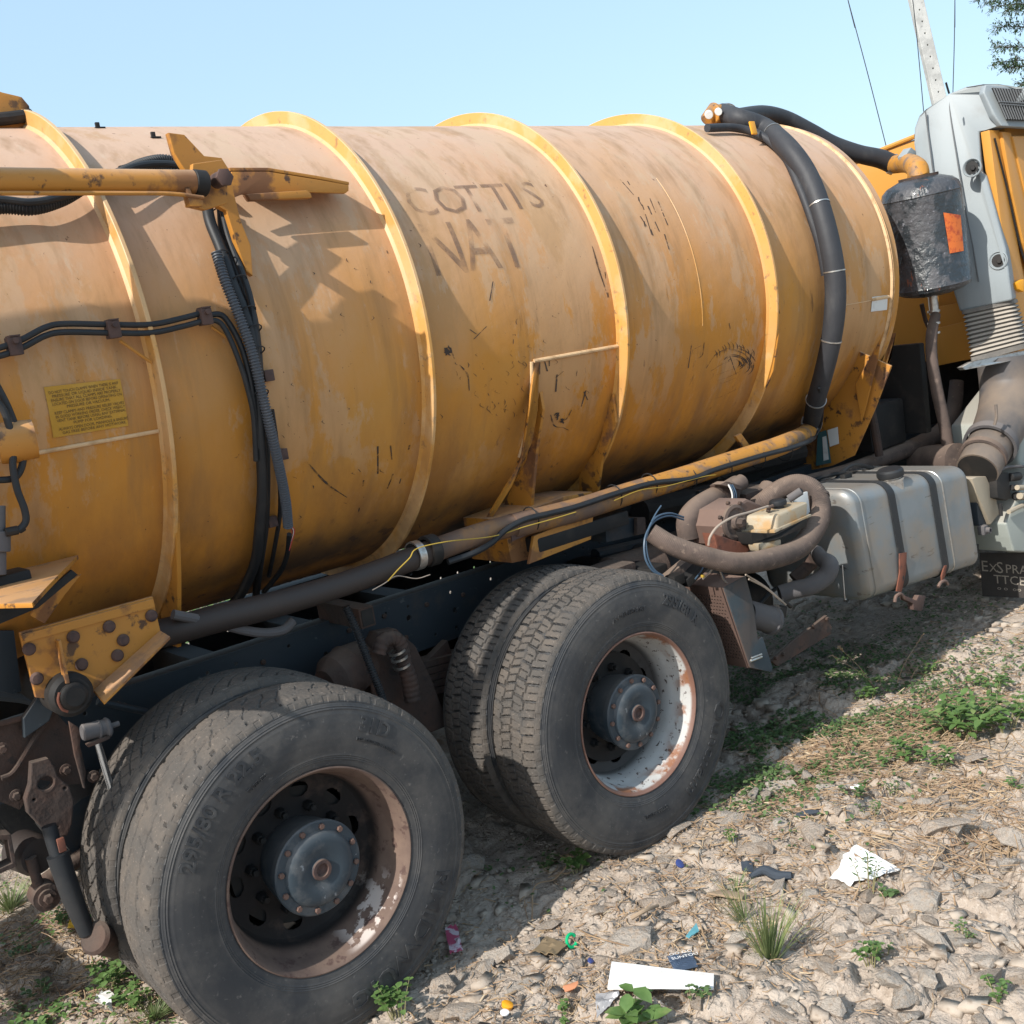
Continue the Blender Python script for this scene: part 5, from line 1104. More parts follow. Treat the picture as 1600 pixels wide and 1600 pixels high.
def local(name,geo,m,parent,smooth=True):
    """geometry given in the parent's own frame"""
    v=np.asarray(geo[0],float)+wpos(parent); return mk(name,(v,geo[1]),m,parent,smooth)
def rim_geo(holes=True,handholes=10,ph=.1):
    """deep outer rim; y=0 at the lip, +y inward"""
    g=[lathe([(.030,.286),(.012,.296),(.002,.3005),(-.004,.2995),(-.005,.296),(-.001,.291),(.010,.286),(.022,.280),(.05,.272),(.078,.268),(.085,.262),(.115,.255),(.135,.252),(.150,.250),(.158,.243)],(0,0,0),(0,1,0),96)]
    N=480; rr=np.linspace(.243,.105,50); yy=.158+.012*np.sin((.243-rr)/.138*PI); V=[];F=[]
    a=np.arange(N)*2*PI/N
    for r,y in zip(rr,yy): V.append(np.stack([r*np.sin(a),np.full(N,y),r*np.cos(a)],-1))
    for i in range(len(rr)-1):
        rm=(rr[i]+rr[i+1])/2
        for k in range(N):
            am=(k+.5)*2*PI/N
            t=(am-ph)%(2*PI/handholes); t=min(t,2*PI/handholes-t)
            if holes and ((t*.198)/.031)**2+((rm-.198)/.024)**2<1: continue
            F.append((i*N+k,i*N+(k+1)%N,(i+1)*N+(k+1)%N,(i+1)*N+k))
    g.append((np.concatenate(V),F)); return join(*g)
def hub(parent,ph=0.,depth=.025):
    H=local('hub',lathe([(.17,.118),(.12,.127),(depth+.035,.127),(depth+.030,.137),(depth+.008,.139),(depth+.004,.135),(depth+.002,.112),(depth-.006,.107),(depth-.012,.100),(depth-.016,.085),(depth-.014,.060),(depth-.008,.042),(depth-.008,.032),(depth-.014,.030),(depth-.014,.022),(depth-.002,.018),(depth-.002,.0001)],(0,0,0),(0,1,0),64),HUBM,parent)
    pl=local('hub_plug',lathe([(depth-.012,.031),(depth-.018,.029),(depth-.018,.020),(depth-.008,.017),(depth-.008,.009),(depth-.004,.0001)],(0,0,0),(0,1,0),28),BOLTM,parent)
    base=None
    for k in range(12):
        a=ph+k*2*PI/12
        if base is None:
            base=local('hub_bolt',hexbolt((0,0,0),(0,-1,0),.0092,.009),HUBB,parent); o=base
        else:
            o=base.copy(); COL.objects.link(o); o.parent=parent
        o.location=(.122*math.sin(a),depth+.003,.122*math.cos(a))
    sn=None
    for k in range(10):
        a=ph+.2+k*2*PI/10
        if sn is None: sn=local('wheel_nut',join(hexbolt((0,0,0),(0,-1,0),.016,.03),cyl((0,-.03,0),(0,-.045,0),.009,10)),DARK,parent); o=sn
        else: o=sn.copy(); COL.objects.link(o); o.parent=parent
        o.location=(.150*math.sin(a),.168,.150*math.cos(a))
def arc_text(parent,s,size,rc,th0,dirn=1,m=LETR,ext=.0042,outl=0.,sp=1.,fill=True,sx=1.):
    """lettering round the sidewall; th0 measured clockwise from the top as seen from outside, letter tops point outward"""
    V,F=textgeo(s,size,0,outl); V,F=slice_v(V,F,.012,0)
    V2=np.concatenate([V*[1,1,0],V*[1,1,0]+[0,0,1]]); n=len(V)
    # rim edges for the extruded sides
    cnt={}
    for f in F:
        for i in range(len(f)):
            e=(f[i],f[(i+1)%len(f)]); cnt[frozenset(e)]=cnt.get(frozenset(e),0)+1
    FF=[tuple(i+n for i in f) for f in F]
    for f in F:
        for i in range(len(f)):
            a,b=f[i],f[(i+1)%len(f)]
            if cnt[frozenset((a,b))]==1: FF.append((a,b,b+n,a+n))
    r=rc+V2[:,1]; th=th0+V2[:,0]*sx/rc
    y=-side_off(r)-V2[:,2]*ext+.0006
    G3=np.stack([r*np.sin(th),y,r*np.cos(th)],-1)
    return local('tyre_lettering',(G3,FF),m,parent,smooth=False)
YO,YI=.118,.432       # tyre centres
TM={}
TM['worn']=tyre_geo('worn',3,R=.517); TM['diamond']=tyre_geo('diamond',5,R=.519); TM['block']=tyre_geo('block',8,R=.519); TM['block2']=tyre_geo('block',12,R=.517)
LOW=tyre_geo('block',21,R=.517,N=300,M=30)
def make_wheel(x,y,tyre,rimmat,rot=0.,hubbed=True,rimflip=False,ph=.1,rimholes=True):
    """part 'wheel' = the rim itself, with sub-parts tyre, hub, bolts; origin at the rim lip plane centre"""
    W=mk('wheel',(rim_geo(rimholes,10,ph)[0]+np.array([x,y,0.]),rim_geo(rimholes,10,ph)[1]),rimmat,T,loc=(x,y,0.))
    t=ob('tyre',TM.get(tyre) or LOW,W,(0,.118,0),rot)
    return W,t
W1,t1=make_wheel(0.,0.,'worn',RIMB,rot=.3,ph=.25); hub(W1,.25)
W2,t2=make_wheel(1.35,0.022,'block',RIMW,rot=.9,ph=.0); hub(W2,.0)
# inner wheels of the two pairs
for x,ty,rt in ((0.,'diamond',.0),(1.35,'block2',.5)):
    Wi=mk('wheel',(lathe([(.30,.286),(.31,.298),(.34,.27),(.42,.255),(.55,.262),(.57,.298),(.58,.286)],(x,0,0),(0,1,0),64)[0],lathe([(.30,.286),(.31,.298),(.34,.27),(.42,.255),(.55,.262),(.57,.298),(.58,.286)],(x,0,0),(0,1,0),64)[1]),DARK,T,loc=(x,.30,0.))
    ob('tyre',TM[ty],Wi,(0,YI-.30,0),rt)
    mk('brake_drum',lathe([(.18,.0001),(.18,.205),(.42,.21),(.60,.215),(.62,.18),(.62,.0001)],(x,0,0),(0,1,0),48),DARK,Wi)
# far side pairs and the steering wheels under the cab
for x,y in ((0.,1.95),(0.,2.27),(1.35,1.95),(1.35,2.27),(5.55,.14),(5.55,2.14)):
    Wf=mk('wheel',lathe([(-.12,.286),(-.11,.298),(-.05,.26),(-.02,.10),(0,.0001),(.02,.1),(.05,.26),(.11,.298),(.12,.286)],(x,y,0),(0,1,0),40),DARK,T,loc=(x,y,0.))
    ob('tyre',LOW,Wf,(0,0,0),x)
# lettering of the rear outer tyre
R_=math.radians
arc_text(t1,'295/80 R 22.5',.062,.409,R_(-66),outl=.0012); 
arc_text(t1,'31D',.062,.409,R_(26),outl=.0012)
arc_text(t1,'TUBELESS',.016,.362,R_(-30))
arc_text(t1,'REGROOVABLE TUBELESS',.013,.380,R_(26))
arc_text(t1,'RMIDWUIG',.080,.392,R_(113),sx=1.12,outl=.001)
arc_text(t2,'295/80 R',.058,.408,R_(24),outl=.001)
arc_text(t2,'Ouncnam',.085,.392,R_(102),sx=1.1,outl=.001)
arc_text(t2,'ANNIVERSARY',.026,.380,R_(-14))
arc_text(t2,'STEEL RADIAL',.020,.372,R_(172))
for o in list(t1.children)+list(t2.children):   # lettering turns with the text angle given above, not with the tyre's own turn
    o.rotation_euler=(0,0,0); q=o.parent
    o.parent=q.parent; o.location=tuple(q.location)

# ================================================================== STONES
def rock(seed,flat=.6,sub=2,elong=1.25):
    r=random.Random(seed); bm=bmesh.new()
    for _ in range(11):
        v=Vector((r.gauss(0,1),r.gauss(0,1),r.gauss(0,1))).normalized()*r.uniform(.82,1.05); bm.verts.new((v.x*.5*elong,v.y*.5,v.z*.5*flat))
    h=bmesh.ops.convex_hull(bm,input=list(bm.verts)); bmesh.ops.delete(bm,geom=[g for g in h['geom_interior'] if isinstance(g,bmesh.types.BMVert)],context='VERTS')
    bmesh.ops.triangulate(bm,faces=list(bm.faces)); bmesh.ops.bevel(bm,geom=list(bm.edges),offset=.018,segments=1,affect='EDGES',profile=.5)
    bmesh.ops.triangulate(bm,faces=list(bm.faces))
    if sub: bmesh.ops.subdivide_edges(bm,edges=list(bm.edges),cuts=sub-1 if sub>1 else 1,use_grid_fill=True)
    bm.verts.index_update(); V=np.array([v.co[:] for v in bm.verts]); F=[tuple(v.index for v in f.verts) for f in bm.faces]; bm.free()
    n=V/ (np.linalg.norm(V,axis=1)[:,None]+1e-9)
    d=fbm(V[:,0]*5+V[:,2]*3+seed,V[:,1]*5-V[:,2]*4,3,seed)*.11
    return V+n*d[:,None],F
ROCKS=[]
for k in range(14):
    V,F=rock(100+k,random.uniform(.5,.85),2,random.uniform(1.05,1.5)); me=bpy.data.meshes.new('stone'); me.from_pydata(V.tolist(),[],F); me.materials.append(STONE[k%4])
    me.polygons.foreach_set('use_smooth',[True]*len(F)); 
    try: me.set_sharp_from_angle(angle=math.radians(16))
    except Exception: pass
    ROCKS.append(me)
def pxscale(P): return float((np.asarray(P)-CP)@CF)/FPX
def stone(px,py,wpx,label,group=None,k=None,hz=1.,sink=.30,rz=None):
    P=G(px,py); s=wpx*pxscale(P); k=random.randrange(14) if k is None else k
    o=bpy.data.objects.new('stone',ROCKS[k]); COL.objects.link(o)
    h=s*.55*hz; o.location=(P[0],P[1],P[2]+h*(.5-sink)); o.scale=(s,s*random.uniform(.75,1),s*hz); o.rotation_euler=(random.uniform(-.2,.2),random.uniform(-.2,.2),rz if rz is not None else random.uniform(0,6.28))
    return tag(o,label,'stone',group)
big=[(985,1478,95,'large flat grey-brown block in the rubble, left of the teal scrap',.6,1),(938,1430,36,'pointed tan stone just above the large flat block',1,0),
(780,1500,46,'pale chunky stone at the edge of the rear tyre shadow',1.1,2),(858,1450,36,'flat tan stone above the brown card',.7,0),(743,1362,44,'rounded grey stone in the shade behind the rear tyre',.9,1),
(1216,1393,40,'pinkish pale rock below the black rag',1.1,2),(1258,1467,34,'bluish grey stone right of the grass tuft',.9,9),(1262,1222,38,'upright grey rock at the shadow edge right of the front dual wheel',1.3,5),
(1302,1234,44,'flat pale stone right of the upright grey rock at the shadow edge',.8,2),(1224,1233,46,'pale wedge stone left of the upright grey rock at the shadow edge',.7,2),(1270,1306,70,'broad tan slab in the middle of the rubble',.6,4),
(1362,1302,84,'long flat tan rock under the dry grass',.6,8),(1462,1258,78,'large flat brown rock right of the straw',.55,3),(1478,1296,66,'tan flat block below the large flat brown rock',.7,0),
(1440,1412,72,'large grey boulder right of the white bag',.9,1),(1452,1478,76,'largest upright grey boulder near the lower right corner',1.25,5),(1592,1320,64,'tall grey boulder cut by the right edge of the photo',1.4,9),
(1322,1352,34,'round pale stone left of the white bag',.9,6),(1355,1432,50,'tan angular stone below the white bag',.8,4),(1206,1362,36,'pinkish rounded stone behind the black rag',.8,6),
(1515,1190,48,'flat tan stone beyond the leafy weed patch',.5,0),(1180,1250,36,'grey stone in shade against the front dual wheel',.8,1),(1150,1285,40,'grey rubble stone beside the front dual tyre tread',.9,13),
(690,1545,54,'tan stone beside the round-leaved weed at the rear tyre',.9,4),(720,1590,60,'tan stone at the bottom edge right of the rear tyre',.8,0),(1110,1585,60,'tan rock below the white board',.8,8),
(1060,1300,44,'tan stone right below the front dual tyre',.7,0),(1170,1330,60,'flat brown stone slab left of the broad tan slab',.5,3),(905,1505,34,'tan stone beneath the green plastic ring',.7,4),
(1290,1520,52,'tan stone left of the round-leaved weed near the bottom',.8,12),(1395,1540,58,'grey-tan stone near the lower right, below the boulders',.8,1),(1540,1510,50,'pale stone near the lower right corner',.8,6),(1530,1400,60,'flat tan stone right of the large grey boulder',.5,4)]
for px,py,wp,lb,hz,k in big: stone(px,py,wp,lb,None,k,hz)
cnt=0
def shade_side(P): return False
while cnt<255:
    px=random.uniform(650,1640); py=random.uniform(1180,1640)
    lim=1345-(px-1000)*.62 if px<1300 else 1165
    if py<max(lim,1150): continue
    if px<760 and py<1420: continue
    P=G(px,py)
    if any(((P[0]-wx)/.53)**2+((P[1]-.28)/.36)**2<1 for wx in (0,1.35)): continue
    s=random.choice((14,16,18,20,24,28,34,40,48,56)); 
    stone(px,py,s*(1 if py>1250 else .8),'small loose rubble stone scattered on the open soil beside the wheels','small rubble stones on the soil',None,random.uniform(.7,1.1),random.uniform(.5,.72)); cnt+=1
for _ in range(26):
    px=random.uniform(1150,1300); py=random.uniform(1180,1290)-(px-1150)*.3
    stone(px,py,random.uniform(12,30),'small dark-looking stone lying in the shade of the truck','small stones in the shade',None,.8,.3)

# ---- clods and gravel, uncountable
def scatter(n,region,size,seed,flat=.7,dens=None):
    rg=np.random.default_rng(seed); a=(1+5**.5)/2; OCT=flat<.65
    ico=np.array([(-1,a,0),(1,a,0),(-1,-a,0),(1,-a,0),(0,-1,a),(0,1,a),(0,-1,-a),(0,1,-a),(a,0,-1),(a,0,1),(-a,0,-1),(-a,0,1)],float)/1.9
    fi=np.array([(0,11,5),(0,5,1),(0,1,7),(0,7,10),(0,10,11),(1,5,9),(5,11,4),(11,10,2),(10,7,6),(7,1,8),(3,9,4),(3,4,2),(3,2,6),(3,6,8),(3,8,9),(4,9,5),(2,4,11),(6,2,10),(8,6,7),(9,8,1)])
    if OCT:   # angular chip: 8 corners of a skewed block
        ico=np.array([(x_,y_,z_) for x_ in(-1,1) for y_ in(-1,1) for z_ in(-1,1)],float)*.75
        fi=np.array([(0,1,3),(0,3,2),(4,6,7),(4,7,5),(0,4,5),(0,5,1),(2,3,7),(2,7,6),(0,2,6),(0,6,4),(1,5,7),(1,7,3)])
    x=rg.uniform(region[0],region[1],n*4); y=rg.uniform(region[2],region[3],n*4)
    p=vnoise(x*2.2,y*2.2,seed)*1.2 if dens is None else dens(x,y)
    k=rg.random(n*4)<p; x=x[k][:n]; y=y[k][:n]; m=len(x); z=ground(x,y)
    s=size[0]+(size[1]-size[0])*rg.random(m)**3
    J=1+rg.uniform(-.6,.45,(m,len(ico),3)); V=ico[None]*J*s[:,None,None]*np.array([1,1,flat]); th=rg.uniform(0,6.28,m); c,sn=np.cos(th),np.sin(th)
    X2=V[:,:,0]*c[:,None]*1.45-V[:,:,1]*sn[:,None]; Y2=V[:,:,0]*sn[:,None]*1.3+V[:,:,1]*c[:,None]
    V=np.stack([X2+x[:,None],Y2+y[:,None],V[:,:,2]+z[:,None]+s[:,None]*.0],-1)
    F=fi[None]+len(ico)*np.arange(m)[:,None,None]
    return V.reshape(-1,3),F.reshape(-1,3)
def rawmesh(name,V,F,mats,midx=None,smooth=False):
    me=bpy.data.meshes.new(name); F=np.asarray(F,dtype=np.int32); me.vertices.add(len(V)); me.vertices.foreach_set('co',np.asarray(V,float).reshape(-1)); me.loops.add(F.size); me.loops.foreach_set('vertex_index',F.reshape(-1))
    me.polygons.add(len(F)); me.polygons.foreach_set('loop_start',np.arange(0,F.size,F.shape[1],dtype=np.int32)); me.polygons.foreach_set('loop_total',np.full(len(F),F.shape[1],dtype=np.int32)); me.update(calc_edges=True)
    for m in mats: me.materials.append(m)
    if midx is not None: me.polygons.foreach_set('material_index',np.asarray(midx,dtype=np.int32))
    if smooth: me.polygons.foreach_set('use_smooth',[True]*len(F))
    o=bpy.data.objects.new(name,me); COL.objects.link(o); return o
def stuff(o,label,cat): o['kind']='stuff'; o['label']=label; o['category']=cat; return o
V1,F1=scatter(13000,(-.6,5.6,-2.3,1.2),(.003,.013),5,flat=.6); V2,F2=scatter(9000,(-.4,4.2,-2.2,.6),(.003,.008),6,dens=lambda x,y:np.full(len(x),.9))
V3_,F3_=scatter(1500,(-.2,5.4,-2.2,.9),(.010,.036),9,flat=.55)
V1=np.concatenate([V1,V3_]); F1=np.concatenate([F1,F3_+len(V1)-len(V3_)])
stuff(rawmesh('soil_clods',np.concatenate([V1,V2]),np.concatenate([F1,F2+len(V1)]),[CLOD]),'loose crumbly clods and gravel strewn over the stony soil','gravel')
# ---- straw and dry stalks
def straw(n,cx,cy,sx,sy,L,seed,wd=.0016,lift=.015,dirn=None):
    rg=np.random.default_rng(seed); x=rg.normal(cx,sx,n); y=rg.normal(cy,sy,n); th=rg.uniform(0,6.28,n) if dirn is None else rg.normal(dirn,.45,n); l=L*rg.uniform(.3,1,n); V=[];F=[]
    z=ground(x,y)+rg.uniform(.002,lift,n); bend=rg.normal(0,.25,n); tilt=rg.normal(0,.18,n); m=5
    t=np.linspace(-.5,.5,m)
    w_=wd*rg.uniform(.6,1.6,n)
    for i,tt in enumerate(t):
        ax_=x+np.cos(th+bend*tt*2)*l*tt; ay_=y+np.sin(th+bend*tt*2)*l*tt; az=np.maximum(z+tilt*l*tt,ground(ax_,ay_)+.001)
        nx_,ny_=-np.sin(th),np.cos(th)
        for s in (-1,1): V.append(np.stack([ax_+nx_*w_*s,ay_+ny_*w_*s,az+.0008*s],-1))
        V.append(np.stack([ax_,ay_,az+w_*1.3],-1))
    V=np.stack(V,1); k=3*m; base=np.arange(n)*k
    for i in range(m-1):
        a=base+3*i
        F.append(np.stack([a,a+3,a+5,a+2],-1)); F.append(np.stack([a+2,a+5,a+4,a+1],-1))
    return V.reshape(-1,3),np.concatenate(F)
def joinraw(L_):
    V=[];F=[];n=0
    for v,f in L_: V.append(v);F.append(f+n);n+=len(v)
    return np.concatenate(V),np.concatenate(F)
gp=lambda a,b:G(a,b)
L_=[]
p=gp(1400,1165); L_.append(straw(1500,p[0],p[1],.32,.13,.16,1,dirn=2.6)); p=gp(1300,1175); L_.append(straw(400,p[0],p[1],.12,.09,.14,2))
p=gp(1480,1250); L_.append(straw(420,p[0],p[1],.25,.10,.15,3)); p=gp(1540,1320); L_.append(straw(260,p[0],p[1],.2,.1,.2,4,.0012)); p=gp(1330,1300); L_.append(straw(600,p[0],p[1],.5,.4,.06,5))
p=gp(1000,1480); L_.append(straw(1100,p[0],p[1],.55,.35,.05,6)); p=gp(900,1560); L_.append(straw(500,p[0],p[1],.4,.3,.07,7,.0011)); p=gp(1250,1420); L_.append(straw(420,p[0],p[1],.4,.3,.09,8,.0011))
p=gp(120,1540); L_.append(straw(2600,p[0],p[1],.5,.45,.06,9)); p=gp(60,1480); L_.append(straw(900,p[0],p[1],.35,.3,.12,10,.0012)); p=gp(1180,1290); L_.append(straw(300,p[0],p[1],.3,.2,.08,11))
p=gp(1530,1080); L_.append(straw(900,p[0],p[1],.7,.3,.10,12))
v,f=joinraw(L_); stuff(rawmesh('dry_straw',v,f,[STRAW]),'dry straw and dead grass stalks littering the soil','straw')

# ---- plants
def leafquads(C0,dirs,ups,L,W,rg):
    """folded pointed leaves: base at C0, along dirs"""
    n=len(C0); side=np.cross(dirs,ups); side/=np.linalg.norm(side,axis=1)[:,None]+1e-9; up=np.cross(side,dirs)
    L=L[:,None];W=W[:,None]; P=[C0,C0+dirs*L*.33+side*W*.5+up*W*.12,C0+dirs*L*.70+side*W*.40+up*W*.05-ups*L*.05,C0+dirs*L-ups*L*.16,C0+dirs*L*.70-side*W*.40+up*W*.05-ups*L*.05,C0+dirs*L*.33-side*W*.5+up*W*.12,C0+dirs*L*.5-up*W*.06]
    V=np.stack(P,1).reshape(-1,3); b=np.arange(n)[:,None]*7
    tri=np.array([(0,1,6),(1,2,6),(2,3,6),(3,4,6),(4,5,6),(5,0,6)])
    return V,(tri[None]+b[:,:,None]).reshape(-1,3)
def weed(px,py,wpx,hpx,n,label,cat='weed',m=None,leaf=.35,round_=.7,group=None,name='leafy_weed',seed=None,stems=None):
    rg=np.random.default_rng(seed or int(px*7+py)); P=G(px,py); sc=pxscale(P); R=wpx*sc/2; H=hpx*sc
    k=stems or max(3,n//7); Vs=[];C0=[];D0=[];LL=[]
    for i in range(k):
        a=rg.uniform(0,6.28); r=R*math.sqrt(rg.random()); b=P+np.array([math.cos(a)*r*.35,math.sin(a)*r*.35,0]); b[2]=float(ground(b[0],b[1]))-.004
        tip=P+np.array([math.cos(a)*r,math.sin(a)*r,H*rg.uniform(.55,1.)]); mid=(b+tip)/2+np.array([0,0,H*.12]); pts=[b,mid,tip]; Vs.append(tube(pts,[.0022,.0014,.0008],5,3))
        Q=smoothpath(pts,4)
        for j in range(max(3,n//k)):
            t=min(len(Q)-1,int(len(Q)*(.25+.75*(j+1)/max(3,n//k)))); c=Q[t]; az=j*2.4+rg.uniform(-.4,.4)+a; C0.append(c); el=rg.uniform(-.1,.55); D0.append((math.cos(az)*math.cos(el),math.sin(az)*math.cos(el),math.sin(el))); LL.append(rg.uniform(.7,1.2)*leaf*R)
    C0=np.array(C0);D0=np.array(D0);LL=np.array(LL); V,F=leafquads(C0,D0,np.tile([0,0,1.],(len(C0),1)),LL,LL*round_,rg)
    root=tag(empty(name,P),label,cat,group)
    o=rawmesh('leaves',V-P,F,[m or LEAF]); o.parent=root
    g=join(*Vs); mk('stems',g,STEM,root)
    return root
def tuft(px,py,wpx,hpx,n,label,m=None,name='grass_tuft',seed=1,lean=(0,0),wd=.0018):
    rg=np.random.default_rng(seed); P=G(px,py); sc=pxscale(P); R=wpx*sc/2; H=hpx*sc; V=[];F=[]
    for i in range(n):
        a=rg.uniform(0,6.28); r=rg.random(); b=P+np.array([math.cos(a),math.sin(a),0])*R*.22*r; b[2]=float(ground(b[0],b[1]))-.003; h=H*rg.uniform(.5,1); tip=b+np.array([math.cos(a)*R*r+lean[0]*h,math.sin(a)*R*r+lean[1]*h,h]); mid=(b+tip)/2+np.array([0,0,h*.12])
        s=np.array([-math.sin(a+.5),math.cos(a+.5),0])*wd*rg.uniform(.6,1.3); k=len(V)
        Q=smoothpath([b,mid,tip],3)
        for j,q in enumerate(Q): w_=1-(j/(len(Q)-1))**2*.95; V+= [q-s*w_,q+s*w_]
        for j in range(len(Q)-1): F.append((k+2*j,k+2*j+1,k+2*j+3,k+2*j+2))
    root=tag(empty(name,P),label,'grass'); o=rawmesh('blades',np.array(V)-P,np.array(F),[m or GRASSM]); o.parent=root; return root
weed(622,1592,62,60,80,'bright round-leaved weed growing against the rear outer tyre',leaf=.42,round_=.85)
weed(505,1608,70,22,30,'low weed peeping up under the rear outer tyre at the bottom edge',leaf=.3)
weed(902,1362,46,36,60,'bright green clump in front of the front dual wheel',leaf=.5,round_=.85)
weed(857,1362,34,26,30,'small dull weed in the shade left of the bright green clump',m=LEAFD,leaf=.5)
weed(1000,1605,110,70,26,'broad-leaved weed overlapping the white board at the bottom',leaf=.62,round_=.62,stems=5)
weed(1082,1572,60,34,30,'small-leaved weed at the right end of the white board',leaf=.35,m=LEAFD)
weed(1356,1405,44,70,46,'upright narrow-leaved weed standing in front of the white bag',leaf=.55,round_=.3,m=LEAFD)
weed(1392,1390,50,26,26,'dull spreading weed just right of the white bag',leaf=.5,m=LEAFD)
weed(1360,1505,44,44,44,'light green round-leaved weed below the tan angular stone',leaf=.5,round_=.85)
weed(1496,1150,150,56,170,'largest leafy weed patch in the sunlit straw on the right',leaf=.26,round_=.5)
weed(1568,1140,110,60,110,'tall leafy weeds at the right edge above the flat rocks',leaf=.3,round_=.5)
weed(1425,1190,62,40,46,'leafy weed in front of the large weed patch, left stem',leaf=.5,round_=.5)
weed(1468,1205,56,36,40,'leafy weed in front of the large weed patch, right stem',leaf=.5,round_=.5)
weed(1386,1204,32,22,26,'small weed in the straw left of the leafy patch',leaf=.5)
weed(1288,1220,28,24,24,'small bright weed between the pale rocks at the shadow edge',leaf=.55)
weed(1332,1262,46,26,34,'dull low weed on the rubble below the straw',leaf=.4,m=LEAFD)
weed(1360,1275,40,30,30,'greyish weed right of the dull low weed on the rubble',leaf=.35,m=LEAFD)
weed(1396,1245,30,26,24,'thin grey-green weed above the long flat tan rock',leaf=.35,m=LEAFD)
weed(1556,1075,80,34,70,'leafy weeds in front of the bright soil bank',leaf=.3,round_=.5)
weed(1446,1048,36,26,30,'small bright weed at the upper shadow edge',leaf=.45)
weed(1360,1098,56,24,40,'bright low weed at the shadow edge under the seed stalks',leaf=.35)
weed(1144,1320,30,22,24,'small weed right of the front dual tyre in the sun',leaf=.5)
weed(1590,1236,34,20,24,'small weed by the right edge above the tall boulder',leaf=.45)
weed(1502,1455,28,22,20,'small weed right of the upright grey boulder',leaf=.5)
weed(1510,1470,30,20,20,'second small weed lower right of the upright grey boulder',leaf=.4,m=LEAFD)
weed(1385,1500,36,18,20,'creeping dark weed near the bottom boulders',leaf=.4,m=LEAFD)
weed(1560,1560,60,34,34,'leafy weed in the lower right corner',leaf=.4)
weed(885,1590,50,22,24,'small weed at the bottom left of the clear cup',leaf=.4)
weed(725,1588,40,22,24,'small weed by the orange cap at the bottom edge',leaf=.4)
weed(170,1545,80,46,90,'round-leaved weed clump left of the rear inner tyre',leaf=.3,round_=.85)
weed(205,1580,70,36,60,'round-leaved weed under the rear inner tyre',leaf=.32,round_=.85)
weed(102,1445,34,34,30,'small green weed behind the yellow wrapper',leaf=.5)
weed(60,1540,60,24,40,'low weed at the left edge in the dry grass',leaf=.3,m=LEAFD)
weed(60,1600,90,28,50,'green weed in the lower left corner',leaf=.3)
weed(25,1500,50,24,30,'dull weed by the left edge above the corner',leaf=.35,m=LEAFD)
tuft(1200,1495,150,125,120,'tall grass tuft below the black rag',seed=3,lean=(-.15,-.15))
tuft(15,1420,110,42,150,'green grass patch at the left edge under the suspension',seed=4)
tuft(1150,1395,60,30,24,'sparse grass blades left of the tall tuft',seed=6)
tuft(240,1592,90,30,120,'short grass beside the rear inner tyre at the bottom',seed=7)
tuft(1160,1440,110,90,40,'long thin grass leaning left over the rubble',seed=8,lean=(-.5,0),wd=.0014)
# tall stalks with seed heads
def stalk(path,label,y0=None):
    P=G(*path[0]); pts=[P]+[Y(a,b,P[1]-.02*i) for i,(a,b) in enumerate(path[1:],1)]
    root=tag(empty('seed_stalk',P),label,'grass stalk'); mk('stalk',tube(pts,[.0022,.0016,.001],5,6),STRAW,root)
    e=pts[-1]; d=pts[-1]-pts[-2]; d/=np.linalg.norm(d); hs=[tube([e+d*.012*i,e+d*(.012*i+.02)+np.array([random.uniform(-1,1),random.uniform(-1,1),random.uniform(-1,1)])*.012],[.003,.001],5,1) for i in range(6)]
    mk('seed_head',join(*hs),STRAW,root)
stalk([(1370,1078),(1345,1052),(1310,1030)],'long pale seed stalk leaning left into the shade')
stalk([(1368,1076),(1345,1045),(1318,1018)],'second pale seed stalk leaning left just above the long one')
stalk([(1400,1070),(1412,1040),(1430,1010)],'upright pale seed stalk leaning right in the shade')
stalk([(1416,1066),(1435,1042),(1460,1036)],'arching green stalk right of the upright seed stalk')
# ground cover
def cover(n,pts,sg,L,seed,dens=None):
    rg=np.random.default_rng(seed); Vs=[]
    for (px,py,sx,sy,k) in pts:
        P=G(px,py); x=rg.normal(P[0],sx,k); y=rg.normal(P[1],sy,k); keep=vnoise(x*4,y*4,seed)>.38; x=x[keep];y=y[keep]; z=ground(x,y)+rg.uniform(.002,.03,len(x)); m_=len(x)
        az=rg.uniform(0,6.28,m_); el=rg.uniform(-.1,.8,m_); D_=np.stack([np.cos(az)*np.cos(el),np.sin(az)*np.cos(el),np.sin(el)],-1); l=L*rg.uniform(.5,1.3,m_); Vs.append(leafquads(np.stack([x,y,z],-1),D_,np.tile([0,0,1.],(m_,1)),l,l*.6,rg))
    return joinraw(Vs)
v,f=cover(0,[(1260,1130,.45,.25,5200),(1180,1080,.3,.3,2400),(1200,1180,.25,.2,1800),(1380,1010,.7,.3,1800),(1250,1020,.5,.3,1200),(1540,1080,.7,.25,1400),(1420,1110,.4,.12,500),(860,1340,.3,.1,120),(1200,1200,.3,.1,160)],0,.022,31)
stuff(rawmesh('ground_cover',v,f,[LEAFD]),'low green ground cover growing in the shade behind the wheels','ground cover')
v,f=cover(0,[(120,1560,.5,.35,1700),(40,1420,.5,.5,1500),(40,1560,.4,.3,900),(200,1500,.3,.3,300)],0,.018,37)
stuff(rawmesh('ground_cover',v,f,[LEAF]),'patchy green ground cover in the dry grass at the lower left','ground cover')
rg=np.random.default_rng(77)
v,f=cover(0,[(470,905,2.5,1.6,9000),(300,1000,2.5,1.2,4000)],0,.06,41)
stuff(rawmesh('far_grass',v,f,[LEAF]),'green grass on the open ground beyond the far side of the truck','grass')

